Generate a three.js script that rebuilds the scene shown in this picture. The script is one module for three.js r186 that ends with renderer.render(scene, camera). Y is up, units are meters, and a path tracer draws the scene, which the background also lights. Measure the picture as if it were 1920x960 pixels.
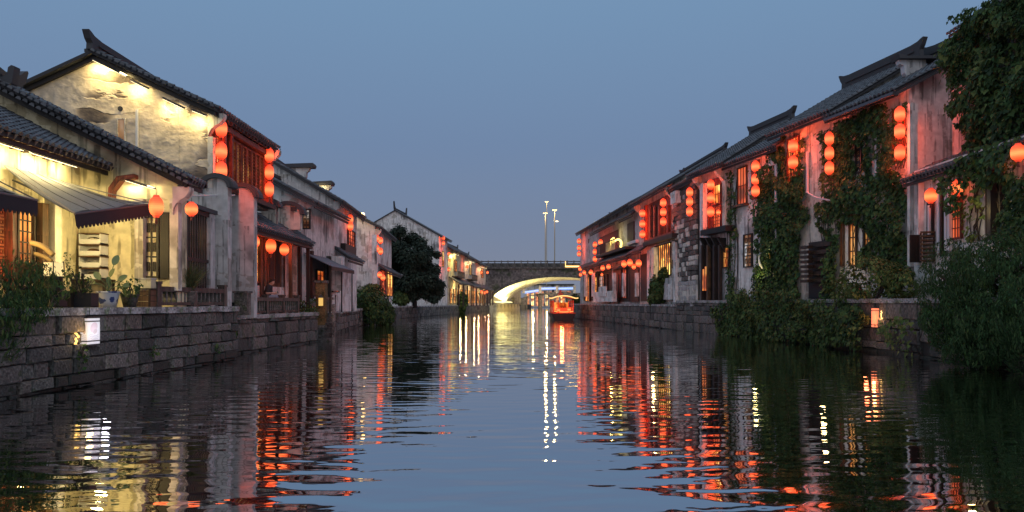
import * as THREE from 'three';
import { mergeGeometries } from 'three/addons/utils/BufferGeometryUtils.js';
import { MarchingCubes } from 'three/addons/objects/MarchingCubes.js';
import { RectAreaLightUniformsLib } from 'three/addons/lights/RectAreaLightUniformsLib.js';

// ---------- camera, sky, sun, exposure ----------
const W = 1920, H = 960, FP = 1500, CX = 960, HZ = 568, EYE = 1.7;
const scene = new THREE.Scene();
const camera = new THREE.PerspectiveCamera(2 * Math.atan(H / 2 / FP) * 180 / Math.PI, 2, 0.1, 3000);
camera.position.set(0, EYE, 0);
camera.lookAt(0, EYE, -10);
camera.setViewOffset(W, H, 0, H / 2 - HZ, W, H);        // a shifted lens keeps the verticals upright
const renderer = new THREE.WebGLRenderer({ antialias: true });
renderer.toneMapping = THREE.LinearToneMapping;
renderer.toneMappingExposure = 1.0;
renderer.shadowMap.enabled = true;
RectAreaLightUniformsLib.init();
{
  const w = 64, h = 256, data = new Float32Array(w * h * 4);
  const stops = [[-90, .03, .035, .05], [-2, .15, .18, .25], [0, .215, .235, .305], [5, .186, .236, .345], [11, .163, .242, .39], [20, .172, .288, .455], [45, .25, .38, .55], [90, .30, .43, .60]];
  for (let y = 0; y < h; y++) {
    const e = ((y + .5) / h - .5) * 180;
    let k = 0; while (k < stops.length - 2 && e > stops[k + 1][0]) k++;
    const a = stops[k], b = stops[k + 1], t = Math.min(1, Math.max(0, (e - a[0]) / (b[0] - a[0])));
    for (let x = 0; x < w; x++) { const o = (y * w + x) * 4; for (let c = 0; c < 3; c++) data[o + c] = a[c + 1] + (b[c + 1] - a[c + 1]) * t; data[o + 3] = 1; }
  }
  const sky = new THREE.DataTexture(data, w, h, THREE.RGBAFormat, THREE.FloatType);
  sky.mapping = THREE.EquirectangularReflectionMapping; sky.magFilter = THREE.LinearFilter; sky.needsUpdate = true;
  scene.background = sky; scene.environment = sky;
}
const sun = new THREE.DirectionalLight(new THREE.Color(1, .86, .78), .95);   // afterglow behind the camera, very soft
sun.position.set(3, 47, 50); sun.target.position.set(0, 2, -45); sun.shadow.radius = 220; sun.castShadow = true;
Object.assign(sun.shadow.camera, { left: -90, right: 90, top: 90, bottom: -90, near: 1, far: 400 });
scene.add(sun, sun.target);

// ---------- helpers ----------
const V3 = (x, y, z) => new THREE.Vector3(x, y, z);
let seed = 7;
const rnd = () => { seed = (seed + 0x6d2b79f5) | 0; let t = Math.imul(seed ^ (seed >>> 15), 1 | seed); t = (t + Math.imul(t ^ (t >>> 7), 61 | t)) ^ t; return ((t ^ (t >>> 14)) >>> 0) / 4294967296; };
const rr = (a, b) => a + (b - a) * rnd();
const X = (px, d) => (px - CX) / FP * d, Y = (py, d) => EYE - (py - HZ) / FP * d;
const P = (px, py, d) => V3(X(px, d), Y(py, d), -d);
const used = {};
const numbered = (n) => { const k = used[n] = (used[n] ?? -1) + 1; return k ? n + '_' + String(k).padStart(3, '0') : n; };
const baseOf = new WeakMap();
function thing(name, label, category, base, group) {
  const o = new THREE.Group(); o.name = numbered(name); o.position.copy(base); scene.add(o);
  o.userData = { label, category }; if (group) o.userData.group = group;
  baseOf.set(o, base); return o;
}
function prep(g) { if (g.index) g = g.toNonIndexed(); for (const k of Object.keys(g.attributes)) if (!['position', 'normal', 'uv', 'color'].includes(k)) g.deleteAttribute(k); return g; }
function uvBox(g) {
  const p = g.attributes.position, n = p.count, uv = new Float32Array(n * 2), a = V3(), b = V3(), c = V3();
  for (let i = 0; i < n; i += 3) {
    a.fromBufferAttribute(p, i); b.fromBufferAttribute(p, i + 1).sub(a); c.fromBufferAttribute(p, i + 2).sub(a); b.cross(c);
    const ax = Math.abs(b.x), ay = Math.abs(b.y), az = Math.abs(b.z);
    for (let k = i; k < i + 3; k++) { const x = p.getX(k), y = p.getY(k), z = p.getZ(k); if (ay > ax && ay > az) { uv[k * 2] = x; uv[k * 2 + 1] = z; } else if (ax > az) { uv[k * 2] = z; uv[k * 2 + 1] = y; } else { uv[k * 2] = x; uv[k * 2 + 1] = y; } }
  }
  g.setAttribute('uv', new THREE.BufferAttribute(uv, 2)); return g;
}
function join(gs) {
  gs = [].concat(gs).map(prep);
  const anyColor = gs.some((g) => g.attributes.color);
  for (const g of gs) { if (!g.attributes.normal) g.computeVertexNormals(); if (!g.attributes.uv) g.setAttribute('uv', new THREE.BufferAttribute(new Float32Array(g.attributes.position.count * 2), 2)); if (!anyColor) g.deleteAttribute('color'); }
  return gs.length > 1 ? mergeGeometries(gs) : gs[0];
}
// a mesh built in world coordinates under a thing, a part or (structure) the scene
function part(name, gs, mat, parent, keepUV) {
  let g = join(gs); if (!keepUV && (mat.map || mat.emissiveMap === T.glow)) uvBox(g);
  const m = new THREE.Mesh(g, mat); m.name = name; m.castShadow = m.receiveShadow = true;
  if (baseOf.has(parent)) m.position.copy(baseOf.get(parent)).negate();
  parent.add(m); return m;
}
const stuffPart = (...a) => { const m = part(...a); m.userData.kind = 'stuff'; return m; };
function structure(name, gs, mat) { let g = join(gs); if (mat.map) uvBox(g); const m = new THREE.Mesh(g, mat); m.name = numbered(name); m.userData.kind = 'structure'; m.castShadow = m.receiveShadow = true; scene.add(m); return m; }

// a vertical plane, left to right as seen: u along it, v up, w out towards the viewer
class Frame {
  constructor(ax, ad, bx, bd) {
    this.A = V3(ax, 0, -ad); const B = V3(bx, 0, -bd); this.L = this.A.distanceTo(B);
    this.U = B.sub(this.A).normalize(); this.N = this.U.clone().cross(V3(0, 1, 0));
    this.m = new THREE.Matrix4().makeBasis(this.U, V3(0, 1, 0), this.N).setPosition(this.A);
    this.mx = new THREE.Matrix4().makeBasis(this.N.clone().negate(), V3(0, 1, 0), this.U).setPosition(this.A);
  }
  p(u, v, w = 0) { return V3(u, v, w).applyMatrix4(this.m); }
  at(px, py, w = 0) {
    const r = V3((px - CX) / FP, -(py - HZ) / FP, -1), C = V3(0, EYE, 0), t = (this.A.clone().sub(C).dot(this.N) + w) / r.dot(this.N), q = C.add(r.multiplyScalar(t));
    return [q.clone().sub(this.A).dot(this.U), q.y];
  }
  u(px, w = 0) { return this.at(px, HZ, w)[0]; }
  v(px, py, w = 0) { return this.at(px, py, w)[1]; }
  sub(u0, u1) { const a = this.p(u0, 0), b = this.p(u1, 0); return new Frame(a.x, -a.z, b.x, -b.z); }
}
const BX = (F, u0, u1, v0, v1, w0, w1) => new THREE.BoxGeometry(Math.abs(u1 - u0), Math.abs(v1 - v0), Math.abs(w1 - w0)).translate((u0 + u1) / 2, (v0 + v1) / 2, (w0 + w1) / 2).applyMatrix4(F.m);
const box = (w, h, d, x, y, z) => new THREE.BoxGeometry(w, h, d).translate(x, y, z);
const shapeOf = (pts) => new THREE.Shape(pts.map(([x, y]) => new THREE.Vector2(x, y)));
const prismW = (F, pts, w0, w1) => new THREE.ExtrudeGeometry(shapeOf(pts), { depth: w1 - w0, bevelEnabled: false, curveSegments: 6 }).translate(0, 0, w0).applyMatrix4(F.m);
const prismU = (F, pts, u0, u1) => new THREE.ExtrudeGeometry(shapeOf(pts.map(([w, v]) => [-w, v])), { depth: u1 - u0, bevelEnabled: false }).translate(0, 0, u0).applyMatrix4(F.mx);
const rod = (a, b, r, r2 = r, n = 6) => { const d = b.clone().sub(a), g = new THREE.CylinderGeometry(r2, r, d.length(), n, 1); g.applyQuaternion(new THREE.Quaternion().setFromUnitVectors(V3(0, 1, 0), d.clone().normalize())); return g.translate((a.x + b.x) / 2, (a.y + b.y) / 2, (a.z + b.z) / 2); };
const tube = (pts, r, n = 24, k = 6) => new THREE.TubeGeometry(new THREE.CatmullRomCurve3(pts), n, r, k);
// a raw triangle list with colours
class Tri {
  constructor() { this.p = []; this.c = []; }
  quad(a, b, c, d, s) { for (const q of [a, b, c, a, c, d]) { this.p.push(q.x, q.y, q.z); this.c.push(s, s, s); } }
  tri(a, b, c, s) { for (const q of [a, b, c]) { this.p.push(q.x, q.y, q.z); this.c.push(s, s, s); } }
  geo() { const g = new THREE.BufferGeometry(); g.setAttribute('position', new THREE.BufferAttribute(new Float32Array(this.p), 3)); g.setAttribute('color', new THREE.BufferAttribute(new Float32Array(this.c), 3)); g.computeVertexNormals(); return g; }
}

// ---------- textures ----------
function hash(x, y, s) { let h = Math.imul(x, 374761393) ^ Math.imul(y, 668265263) ^ Math.imul(s, 1274126177); h = Math.imul(h ^ (h >>> 13), 1274126177); return ((h ^ (h >>> 16)) >>> 0) / 4294967296; }
function vnoise(x, y, per, s) { const xi = Math.floor(x), yi = Math.floor(y), fx = x - xi, fy = y - yi, a = fx * fx * (3 - 2 * fx), b = fy * fy * (3 - 2 * fy), m = (k) => ((k % per) + per) % per; const h = (i, j) => hash(m(i), m(j), s); return (h(xi, yi) * (1 - a) + h(xi + 1, yi) * a) * (1 - b) + (h(xi, yi + 1) * (1 - a) + h(xi + 1, yi + 1) * a) * b; }
function fbm(x, y, per, s, o = 5) { let v = 0, a = .5, t = 0; for (let i = 0; i < o; i++) { v += a * vnoise(x, y, per, s + i); t += a; x *= 2; y *= 2; per *= 2; a *= .5; } return v / t; }
function tex(n, size, f, srgb) {
  const d = new Uint8Array(n * n * 4);
  for (let y = 0; y < n; y++) for (let x = 0; x < n; x++) { const c = f(x / n, y / n); const o = (y * n + x) * 4; for (let k = 0; k < 3; k++) d[o + k] = Math.max(0, Math.min(255, Math.round((c.length ? c[k] : c) * 255))); d[o + 3] = 255; }
  const t = new THREE.DataTexture(d, n, n); t.magFilter = THREE.LinearFilter; t.minFilter = THREE.LinearMipmapLinearFilter; t.generateMipmaps = true; t.wrapS = t.wrapT = THREE.RepeatWrapping; t.repeat.set(1 / size, 1 / size); if (srgb) t.colorSpace = THREE.SRGBColorSpace; t.needsUpdate = true; return t;
}
const smooth = (a, b, x) => { x = Math.max(0, Math.min(1, (x - a) / (b - a))); return x * x * (3 - 2 * x); };
const plasterAt = (x, y) => {      // old lime plaster: grey mould blotches, rain streaks, small losses
  const blot = fbm(x * 4, y * 4, 4, 3), fine = fbm(x * 24, y * 24, 24, 11, 4), streak = fbm(x * 40, y * 3, 40, 23, 3), patch = fbm(x * 7, y * 9, 7, 41, 5);
  const mould = smooth(.48, .72, blot) * .3 + smooth(.56, .74, streak) * smooth(.4, .6, fine + .3 * blot) * .26, loss = smooth(.6, .64, patch);
  return { v: (.93 - mould) * (.86 + .26 * fine) * (1 - .14 * loss), loss, fine, blot };
};
const T = {};
T.plaster = tex(1024, 4.3, (x, y) => { const q = plasterAt(x, 1 - y); return [q.v, q.v * (1 - .02 * q.loss), q.v * (.985 - .05 * q.loss)]; }, true);
T.plasterB = tex(1024, 4.3, (x, y) => { const q = plasterAt(x, 1 - y); return .5 + .22 * (q.fine - .5) - .3 * q.loss + .3 * (q.blot - .5); });
const roughAt = (x, y) => {       // peeling render: scales of coat lifting along slanted, wavy edges
  const wx = x + .05 * fbm(x * 4, y * 4, 4, 201, 3), wy = y + .09 * fbm(x * 3, y * 3, 3, 205, 3), a = fbm(wx * 6, wy * 15, 12, 211, 5), b = fbm(x * 3, y * 3, 3, 217, 4), f = fbm(x * 30, y * 30, 30, 221, 3), loss = smooth(.54, .6, a) * smooth(.38, .55, b);
  return { v: (.92 - .3 * smooth(.5, .8, b)) * (.84 + .3 * f) * (1 - .45 * loss), loss, f, a };
};
T.rough = tex(1024, 5.2, (x, y) => { const q = roughAt(x, 1 - y); return [q.v, q.v * (.97 - .04 * q.loss), q.v * (.93 - .03 * q.loss)]; }, true);
T.roughB = tex(1024, 5.2, (x, y) => { const q = roughAt(x, 1 - y); return .55 + .5 * (q.a - .5) - .35 * q.loss + .16 * (q.f - .5); });
T.stone = tex(512, 1.7, (x, y) => { const a = fbm(x * 5, y * 5, 5, 61), b = fbm(x * 40, y * 40, 40, 67, 3), c = smooth(.58, .7, fbm(x * 9, y * 9, 9, 71)); const v = .62 + .45 * (a - .5) + .5 * (b - .5); return [v * (1 - .25 * c), v * (1 - .16 * c), v * (1 - .3 * c)]; }, true);
T.stoneB = tex(512, 1.7, (x, y) => .5 * fbm(x * 8, y * 8, 8, 81, 5) + .5 * fbm(x * 40, y * 40, 40, 83, 2));
T.wood = tex(512, 1.1, (x, y) => { const g = fbm(x * 60, y * 2.2, 60, 91, 3), a = fbm(x * 6, y * 4, 6, 97); const v = .55 + .5 * (g - .5) + .5 * (a - .5); return [v, v * .97, v * .93]; }, true);
T.woodB = tex(256, 1.1, (x, y) => fbm(x * 60, y * 2.2, 60, 91, 3));
T.glow = tex(256, 2.3, (x, y) => { const a = fbm(x * 5, y * 4, 5, 101, 3), b = vnoise(x * 11, 0, 11, 103); const v = .35 + .75 * smooth(.25, .75, a) * (.55 + .6 * b); return [v, v * v, v * v * v]; }, true);
T.cloth = tex(256, .35, (x, y) => .84 + .1 * Math.sin(x * 6.2832 * 60) * Math.sin(y * 6.2832 * 60) + .12 * (fbm(x * 4, y * 4, 4, 111) - .5), true);
T.rib = tex(128, 1, (x, y) => { const k = Math.abs(((y * 9) % 1) - .5) * 2; const b = Math.exp(-Math.pow((y - .42) / .3, 2)), s = (.8 + .2 * smooth(.02, .22, 1 - k) - .12 * (fbm(x * 6, y * 6, 6, 117, 2) - .5)) * (.8 + .2 * b); return [s, s * (.55 + .45 * b), s * (.5 + .5 * b)]; }, true);
T.rib.repeat.set(1, 1);

const C = (r, g, b) => new THREE.Color().setRGB(r, g, b);
const mat = (c, rough = .85, o = {}) => new THREE.MeshStandardMaterial({ color: C(...c), roughness: rough, ...o });
const plaster = (c, bs = .012) => mat(c, .92, { map: T.plaster, bumpMap: T.plasterB, bumpScale: bs });
const stoneM = (c) => mat(c, .85, { map: T.stone, bumpMap: T.stoneB, bumpScale: .03 });
const woodM = (c, r = .6) => mat(c, r, { map: T.wood, bumpMap: T.woodB, bumpScale: .002 });
const glow = (c, s, map) => new THREE.MeshStandardMaterial({ color: C(.3, .2, .1), roughness: .8, emissive: C(...c), emissiveIntensity: s, emissiveMap: map ?? null });
const M = {
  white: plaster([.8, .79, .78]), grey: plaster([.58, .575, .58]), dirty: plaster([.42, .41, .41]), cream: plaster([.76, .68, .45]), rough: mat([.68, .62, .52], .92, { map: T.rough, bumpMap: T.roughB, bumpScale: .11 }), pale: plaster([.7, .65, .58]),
  tile: mat([.075, .08, .09], .55, { vertexColors: true }), slab: mat([.04, .04, .044], .85), ridge: mat([.05, .051, .056], .8),
  wood: woodM([.085, .05, .035]), dark: woodM([.035, .027, .022]), red: woodM([.42, .085, .045]), oak: woodM([.28, .15, .07]), greyWood: woodM([.2, .18, .16]), 
  s1: stoneM([.30, .265, .24]), s2: stoneM([.37, .315, .27]), s3: stoneM([.2, .19, .18]), s4: stoneM([.43, .38, .34]), s5: stoneM([.15, .15, .135]), s6: stoneM([.3, .3, .27]), cope: stoneM([.78, .755, .74]), mortar: mat([.035, .034, .032], .95), rubble: stoneM([.30, .26, .23]),
  metal: mat([.12, .12, .13], .45, { metalness: .6 }), pipe: mat([.6, .6, .62], .5), black: mat([.02, .02, .022], .6), concrete: mat([.33, .28, .26], .9, { map: (() => { const t = T.stone.clone(); t.repeat.set(1 / 14, 1 / 14); return t; })() }),
  warm: glow([1, .58, .2], 1.0, T.glow), gold: glow([1, .7, .2], 1.9, T.glow), bright: glow([1, .78, .3], 2.8, T.glow), amber: glow([1, .42, .1], 1.2, T.glow), dimRed: glow([1, .17, .06], .9, T.glow), cold: glow([.75, .8, .9], .55, T.glow), lime: glow([.85, .95, .35], 1.0, T.glow),  // dimRed: glow standing in for lantern red on panes behind the strings
  lamp: glow([1, .84, .5], 6), lampWhite: glow([1, .9, .7], 5),
};
const WET = [mat([.06, .066, .05], .7, { map: T.stone, bumpMap: T.stoneB, bumpScale: .012 }), mat([.085, .085, .066], .75, { map: T.stone, bumpMap: T.stoneB, bumpScale: .012 })], STONES = [M.s1, M.s2, M.s3, M.s4, M.s5, M.s6];
function area(name, pos, target, w, h, color, I, roll) {
  const l = new THREE.RectAreaLight(C(...color), I, w, h); l.name = name; l.position.copy(pos);
  if (roll) { const z = pos.clone().sub(target).normalize(), x = roll.clone().addScaledVector(z, -roll.dot(z)).normalize(); l.quaternion.setFromRotationMatrix(new THREE.Matrix4().makeBasis(x, z.clone().cross(x), z)); } else l.lookAt(target);
  scene.add(l); return l;
}
function point(name, pos, color, I, radius = 4) { const l = new THREE.PointLight(C(...color), I); l.name = name; l.position.copy(pos); l.shadow.radius = radius; l.castShadow = true; scene.add(l); return l; }
// a bar lamp: housing, glowing face and an area light just before the face, shining along `dir`
function barLamp(label, a, b, dir, color, I, wide = .06, face = M.lamp) {
  const mid = a.clone().add(b).multiplyScalar(.5), L = a.distanceTo(b), x = b.clone().sub(a).normalize(), z = dir.clone().normalize().negate(), y = z.clone().cross(x).normalize();
  const t = thing('wall_lamp', label, 'lamp', mid, 'bar lamps washing the walls'), m = new THREE.Matrix4().makeBasis(x, y, z).setPosition(mid);
  part('housing', box(L, wide + .02, .035, 0, 0, .026).applyMatrix4(m), M.metal, t);
  part('lamp_face', box(L - .04, wide, .01, 0, 0, .003).applyMatrix4(m), face, t);
  area('wall_lamp', mid.clone().addScaledVector(dir.clone().normalize(), .012), mid.clone().add(dir), L - .04, wide, color, I, x);
}
// ---------- water, ground ----------
{
  // wind ripples: a periodic sum of waves whose slopes go into a normal map, 20 m a tile
  const n = 1024, size = 20, waves = [];
  for (let i = 0; i < 46; i++) {
    const ky = Math.round(rr(20, 64)) * (rnd() < .5 ? 1 : -1), kx = Math.round(rr(-.45, .45) * Math.abs(ky)), k = Math.hypot(kx, ky);
    waves.push([kx, ky, rr(0, 6.283), 3.4 / k ** .55 * rr(.5, 1.2)]);
  }
  for (let i = 0; i < 26; i++) { const ky = Math.round(rr(70, 170)) * (rnd() < .5 ? 1 : -1), kx = Math.round(rr(-.6, .6) * Math.abs(ky)); waves.push([kx, ky, rr(0, 6.283), 2.0 / Math.hypot(kx, ky) ** .5 * rr(.5, 1.2)]); }
  for (let i = 0; i < 10; i++) { const ky = Math.round(rr(3, 10)), kx = Math.round(rr(-4, 4)); waves.push([kx, ky, rr(0, 6.283), rr(.1, .3)]); }
  const d = new Uint8Array(n * n * 4), sx = new Float32Array(n * n), sy = new Float32Array(n * n);
  const tau = 2 * Math.PI / n, table = new Float32Array(n); for (let i = 0; i < n; i++) table[i] = Math.cos(i * tau);
  for (const [kx, ky, ph, a] of waves) {
    const k = Math.hypot(kx, ky), off = Math.round(ph / tau), ax = a * kx / k, ay = a * ky / k;
    for (let y = 0; y < n; y++) { let i = ((ky * y + off) % n + n) % n; const st = ((kx % n) + n) % n; for (let x = 0, o = y * n; x < n; x++, o++) { const c = table[i]; sx[o] += ax * c; sy[o] += ay * c; i += st; if (i >= n) i -= n; } }
  }
  for (let y = 0; y < n; y++) for (let x = 0; x < n; x++) {
    const o = y * n + x, calm = .45 + .75 * smooth(.3, .7, fbm(x / n * 4, y / n * 3, 4, 131, 3));   // gusts: rippled and calmer patches
    d[o * 4] = Math.max(0, Math.min(255, 127.5 + 127.5 * sx[o] * calm / 4.5)); d[o * 4 + 1] = Math.max(0, Math.min(255, 127.5 + 127.5 * sy[o] * calm / 4.5)); d[o * 4 + 2] = 255; d[o * 4 + 3] = 255;
  }
  const t = new THREE.DataTexture(d, n, n); t.magFilter = THREE.LinearFilter; t.wrapS = t.wrapT = THREE.RepeatWrapping; t.needsUpdate = true;
  const m = new THREE.MeshPhysicalMaterial({ color: C(.56, .57, .58), metalness: 1, roughness: .02, normalMap: t, normalScale: new THREE.Vector2(.03, .048) });
  const g = new THREE.PlaneGeometry(220, 460); g.rotateX(-Math.PI / 2); g.translate(0, 0, -190);
  const p = g.attributes.position, uv = g.attributes.uv; for (let i = 0; i < p.count; i++) uv.setXY(i, p.getX(i) / size, -p.getZ(i) / size);
  const w = new THREE.Mesh(g, m); w.name = 'canal_water'; w.userData.kind = 'structure'; w.receiveShadow = true; scene.add(w);
}
const ground = mat([.12, .115, .11], .95, { map: T.stone });
function land(name, pts, y0, y1) { const g = new THREE.ExtrudeGeometry(shapeOf(pts), { depth: y1 - y0, bevelEnabled: false }); g.rotateX(-Math.PI / 2).translate(0, y0, 0); return structure(name, g, ground); }   // pts: x, distance
land('ground', [[-260, -40], [-9.6, -40], [-9.6, 12], [-8.95, 24.6], [-9.75, 24.7], [-9.1, 36], [-9.7, 40], [-11.5, 58], [-13.2, 85], [-5.1, 168], [-260, 168]], -1.5, 1.22);
land('ground', [[13.1, -40], [260, -40], [260, 168], [0 + 14.9, 168], [8, 96], [10.8, 50], [12.1, 40], [13.4, 24], [13.1, 15]], -1.5, 1.45);
land('ground', [[-260, 168.5], [-.9, 194], [6, 250], [-260, 250]], -1.5, 1.2); land('ground', [[24, 172], [260, 172], [260, 330], [34, 330]], -1.5, 1.2);
land('far_ground', [[-700, 330], [700, 330], [700, 900], [-700, 900]], -1.5, .4);

// ---------- stone embankments ----------
function stoneGeo(w, h, d) {      // a roughly squared block: chamfered front, corners a little off
  const c = Math.min(.03, h * .12), j = () => rr(-.012, .012), f = [], b = [];
  for (const [sx, sy] of [[-1, -1], [1, -1], [1, 1], [-1, 1]]) { const x = sx * w / 2 + j(), y = sy * h / 2 + j(); f.push(V3(x - sx * c, y - sy * c, d + j())); b.push(V3(x, y, d - c)); }
  const t = new Tri(); t.quad(f[0], f[1], f[2], f[3], 1);
  for (let i = 0; i < 4; i++) { const k = (i + 1) % 4; t.quad(b[i], b[k], f[k], f[i], 1); const p = b[i].clone().setZ(0), q = b[k].clone().setZ(0); t.quad(p, q, b[k], b[i], 1); }
  const g = t.geo(); g.deleteAttribute('color'); return g;
}
const stonePool = [];
for (let i = 0; i < 36; i++) { const w = [.3, .42, .55, .72, .9, 1.15][i % 6]; const g = stoneGeo(w - .02, .3, .16); uvBox(g); stonePool.push([w, g]); }
function embankment(label, F, top, o = {}) {
  const { course = .31, gap = [], bottom = -.4, cope = .15, over = .17, jit = 1, copeLen = 1.7 } = o;
  const t = thing('embankment_wall', label, 'wall', F.p(F.L / 2, 0, 0));
  part('core', BX(F, 0, F.L, -1.2, top - cope, -.6, 0), M.mortar, t);
  for (let v = bottom, h = 0; v < top - cope - .08; v += h) {
    h = course * rr(.62, 1.4); if (top - cope - v - h < .14) h = top - cope - v;
    let u = -rr(0, .4);
    while (u < F.L - .1) {
      const [w, g] = stonePool[(Math.floor(rnd() * 6) + 6 * Math.floor(rnd() * 6))];
      const s = Math.min(1, (F.L - u) / w);
      if (u > -.2) {
        const m = new THREE.Mesh(g, v + h < .24 + rr(-.06, .1) ? WET[Math.floor(rnd() * 2)] : STONES[Math.floor(rnd() * 6)]); m.name = 'stone'; m.castShadow = m.receiveShadow = true;
        const mm = new THREE.Matrix4().multiplyMatrices(F.m, new THREE.Matrix4().compose(V3(u + w * s / 2, v + h / 2 + rr(-.01, .01), rr(-.09, .0) * jit), new THREE.Quaternion().setFromEuler(new THREE.Euler(rr(-.04, .04), rr(-.04, .04), rr(-.03, .03))), V3(s * rr(.95, .985), (h - rr(.01, .03)) / .3, 1)));
        mm.decompose(m.position, m.quaternion, m.scale); m.position.sub(baseOf.get(t)); t.add(m);
      }
      u += w;
    }
  }
  for (let u = 0; u < F.L - .05;) { const l = Math.min(rr(.8, 1.2) * copeLen, F.L - u); const dv = rr(-.008, .008); part('coping_slab', BX(F, u + .006, u + l - .006, top - cope + dv, top + dv, -.55, over + rr(-.015, .015)), M.cope, t); u += l; }
  return t;
}
const E1 = new Frame(-9.2, 11.5, -8.5, 24.5), E2 = new Frame(-9.3, 24.6, -8.65, 35.2), E3 = new Frame(-8.95, 37, -11.2, 58), E4 = new Frame(-12.7, 84, -4.75, 166);
embankment('dark quay wall hidden behind the overhanging shrubs and skiff', new Frame(-11.2, 58.2, -12.7, 83.8), 1.3, { course: .45, copeLen: 3 });
embankment('long stone embankment with pale coping under the awning shop and its planters', E1, 1.6);
embankment('lower stone embankment under the balustrade where the person sits', E2, 1.3, { course: .36 });
embankment('stone embankment with coping below the slatted terrace before the dark bushes', E3, 1.25);
embankment('distant dark quay wall under the big tree and the yellow-lit houses', E4, 1.35, { course: .45, copeLen: 4 });
const R1e = new Frame(6.9, 95, 10.35, 50), R2e = new Frame(10.35, 49.8, 11.75, 41), R3e = new Frame(11.75, 41, 12.85, 25), R4e = new Frame(12.85, 25, 12.5, 12);
embankment('far right stone quay below the houses with the yellow neon balcony', R1e, 1.62, { course: .4, copeLen: 2.5 });
embankment('short right stone quay with vertical stains below the rubble wall house', R2e, 1.85, { course: .4 });
embankment('right embankment almost hidden under hanging creeper', R3e, 1.85, { course: .4 });
embankment('nearest right embankment behind the great overhanging bush', R4e, 1.85, { course: .4 });

// ---------- houses ----------
function tileSlope(t, F, u0, u1, wE, vE, wR, vR, s = .23, len = .26) {
  const S = Math.hypot(wE - wR, vE - vR), tw = (wE - wR) / S, tv = (vE - vR) / S, nw = -tv * Math.sign(tw || 1), nv = Math.abs(tw), n = Math.max(1, Math.round((u1 - u0) / s)), st = (u1 - u0) / n, K = Math.ceil(S / len);
  const q = (u, a, h) => F.p(u, vE - tv * a + nv * h, wE - tw * a + nw * h), R = st * .34;
  for (let i = 0; i < n; i++) {
    const uc = u0 + (i + .5) * st;
    for (let k = 0; k < K; k++) {
      const a0 = k * len - .02, a1 = Math.min(S, (k + 1) * len + .03), du = rr(-.012, .012), l0 = .035 + rr(0, .012), c = rr(.55, 1.3), pr = [];
      for (let j = 0; j < 5; j++) { const th = Math.PI * j / 4, r0 = R * 1.08, r1 = R * .92; pr.push([q(uc + du - r0 * Math.cos(th), a0, l0 + r0 * Math.sin(th)), q(uc + du - r1 * Math.cos(th), a1, .012 + r1 * Math.sin(th))]); }
      for (let j = 0; j < 4; j++) t.quad(pr[j][0], pr[j][1], pr[j + 1][1], pr[j + 1][0], c);
      const b = q(uc + du, a0, l0); for (let j = 0; j < 4; j++) t.tri(b, pr[j][0], pr[j + 1][0], c * .9);
      if (k === 0) { const g0 = q(uc + st / 2 - .06, -.03, .03), g1 = q(uc + st / 2 + .06, -.03, .03), g2 = q(uc + st / 2, -.03, -.09); t.tri(g0, g2, g1, c); }
      // the channel tile between two rows, slightly stepped
      const e = q(uc + st * .3, a0, .03), f = q(uc + st * .7, a0, .03), g = q(uc + st * .7, a1, .008), h = q(uc + st * .3, a1, .008); t.quad(e, f, g, h, c * .75);
    }
  }
}
function vergeTiles(t, F, u0, u1, wE, vE, wR, vR, s = .19, drop = 0, r = .075) {
  const S = Math.hypot(wE - wR, vE - vR), n = Math.round(S / s);
  for (let i = 0; i < n; i++) {
    const f = (i + .5) / n, w = wE + (wR - wE) * f, v = vE + (vR - vE) * f - drop + rr(-.012, .012), c = rr(.55, 1.3), pr = [], sl = (vR - vE) / Math.abs(wR - wE) * Math.sign(wR - wE), q = 1 / Math.hypot(1, sl);
    for (let j = 0; j < 6; j++) { const th = Math.PI * j / 5, x = -r * Math.cos(th), y = r * Math.sin(th) * 1.1; const ww = w + (x - y * sl) * q, vv = v + (x * sl + y) * q; pr.push([F.p(u0, vv, ww), F.p(u1, vv, ww)]); }
    for (let j = 0; j < 5; j++) { t.quad(pr[j][0], pr[j + 1][0], pr[j + 1][1], pr[j][1], c); t.quad(pr[j][1], pr[j + 1][1], pr[j + 1][0], pr[j][0], c); }
    for (const e of [0, 1]) for (let j = 1; j < 5; j++) t.tri(pr[0][e], pr[j][e], pr[j + 1][e], c);
  }
}
function ridgeGeo(F, u0, u1, w, v, h = .32, lift = .3, th = .2) {
  const end = (u, s) => [[u + s * .1, v], [u + s * .08, v + h * .5], [u + s * .2, v + h * .75], [u + s * .34, v + h + lift * .85], [u + s * .3, v + h + lift], [u + s * .16, v + h + lift * .8], [u - s * .05, v + h + lift * .3], [u - s * .5, v + h]];
  return [prismW(F, [...end(u1, 1), ...end(u0, -1).reverse()], w - th / 2, w + th / 2), BX(F, u0 + .25, u1 - .25, v + h * .42, v + h * .56, w - th / 2 - .05, w + th / 2 + .05)];
}
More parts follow.
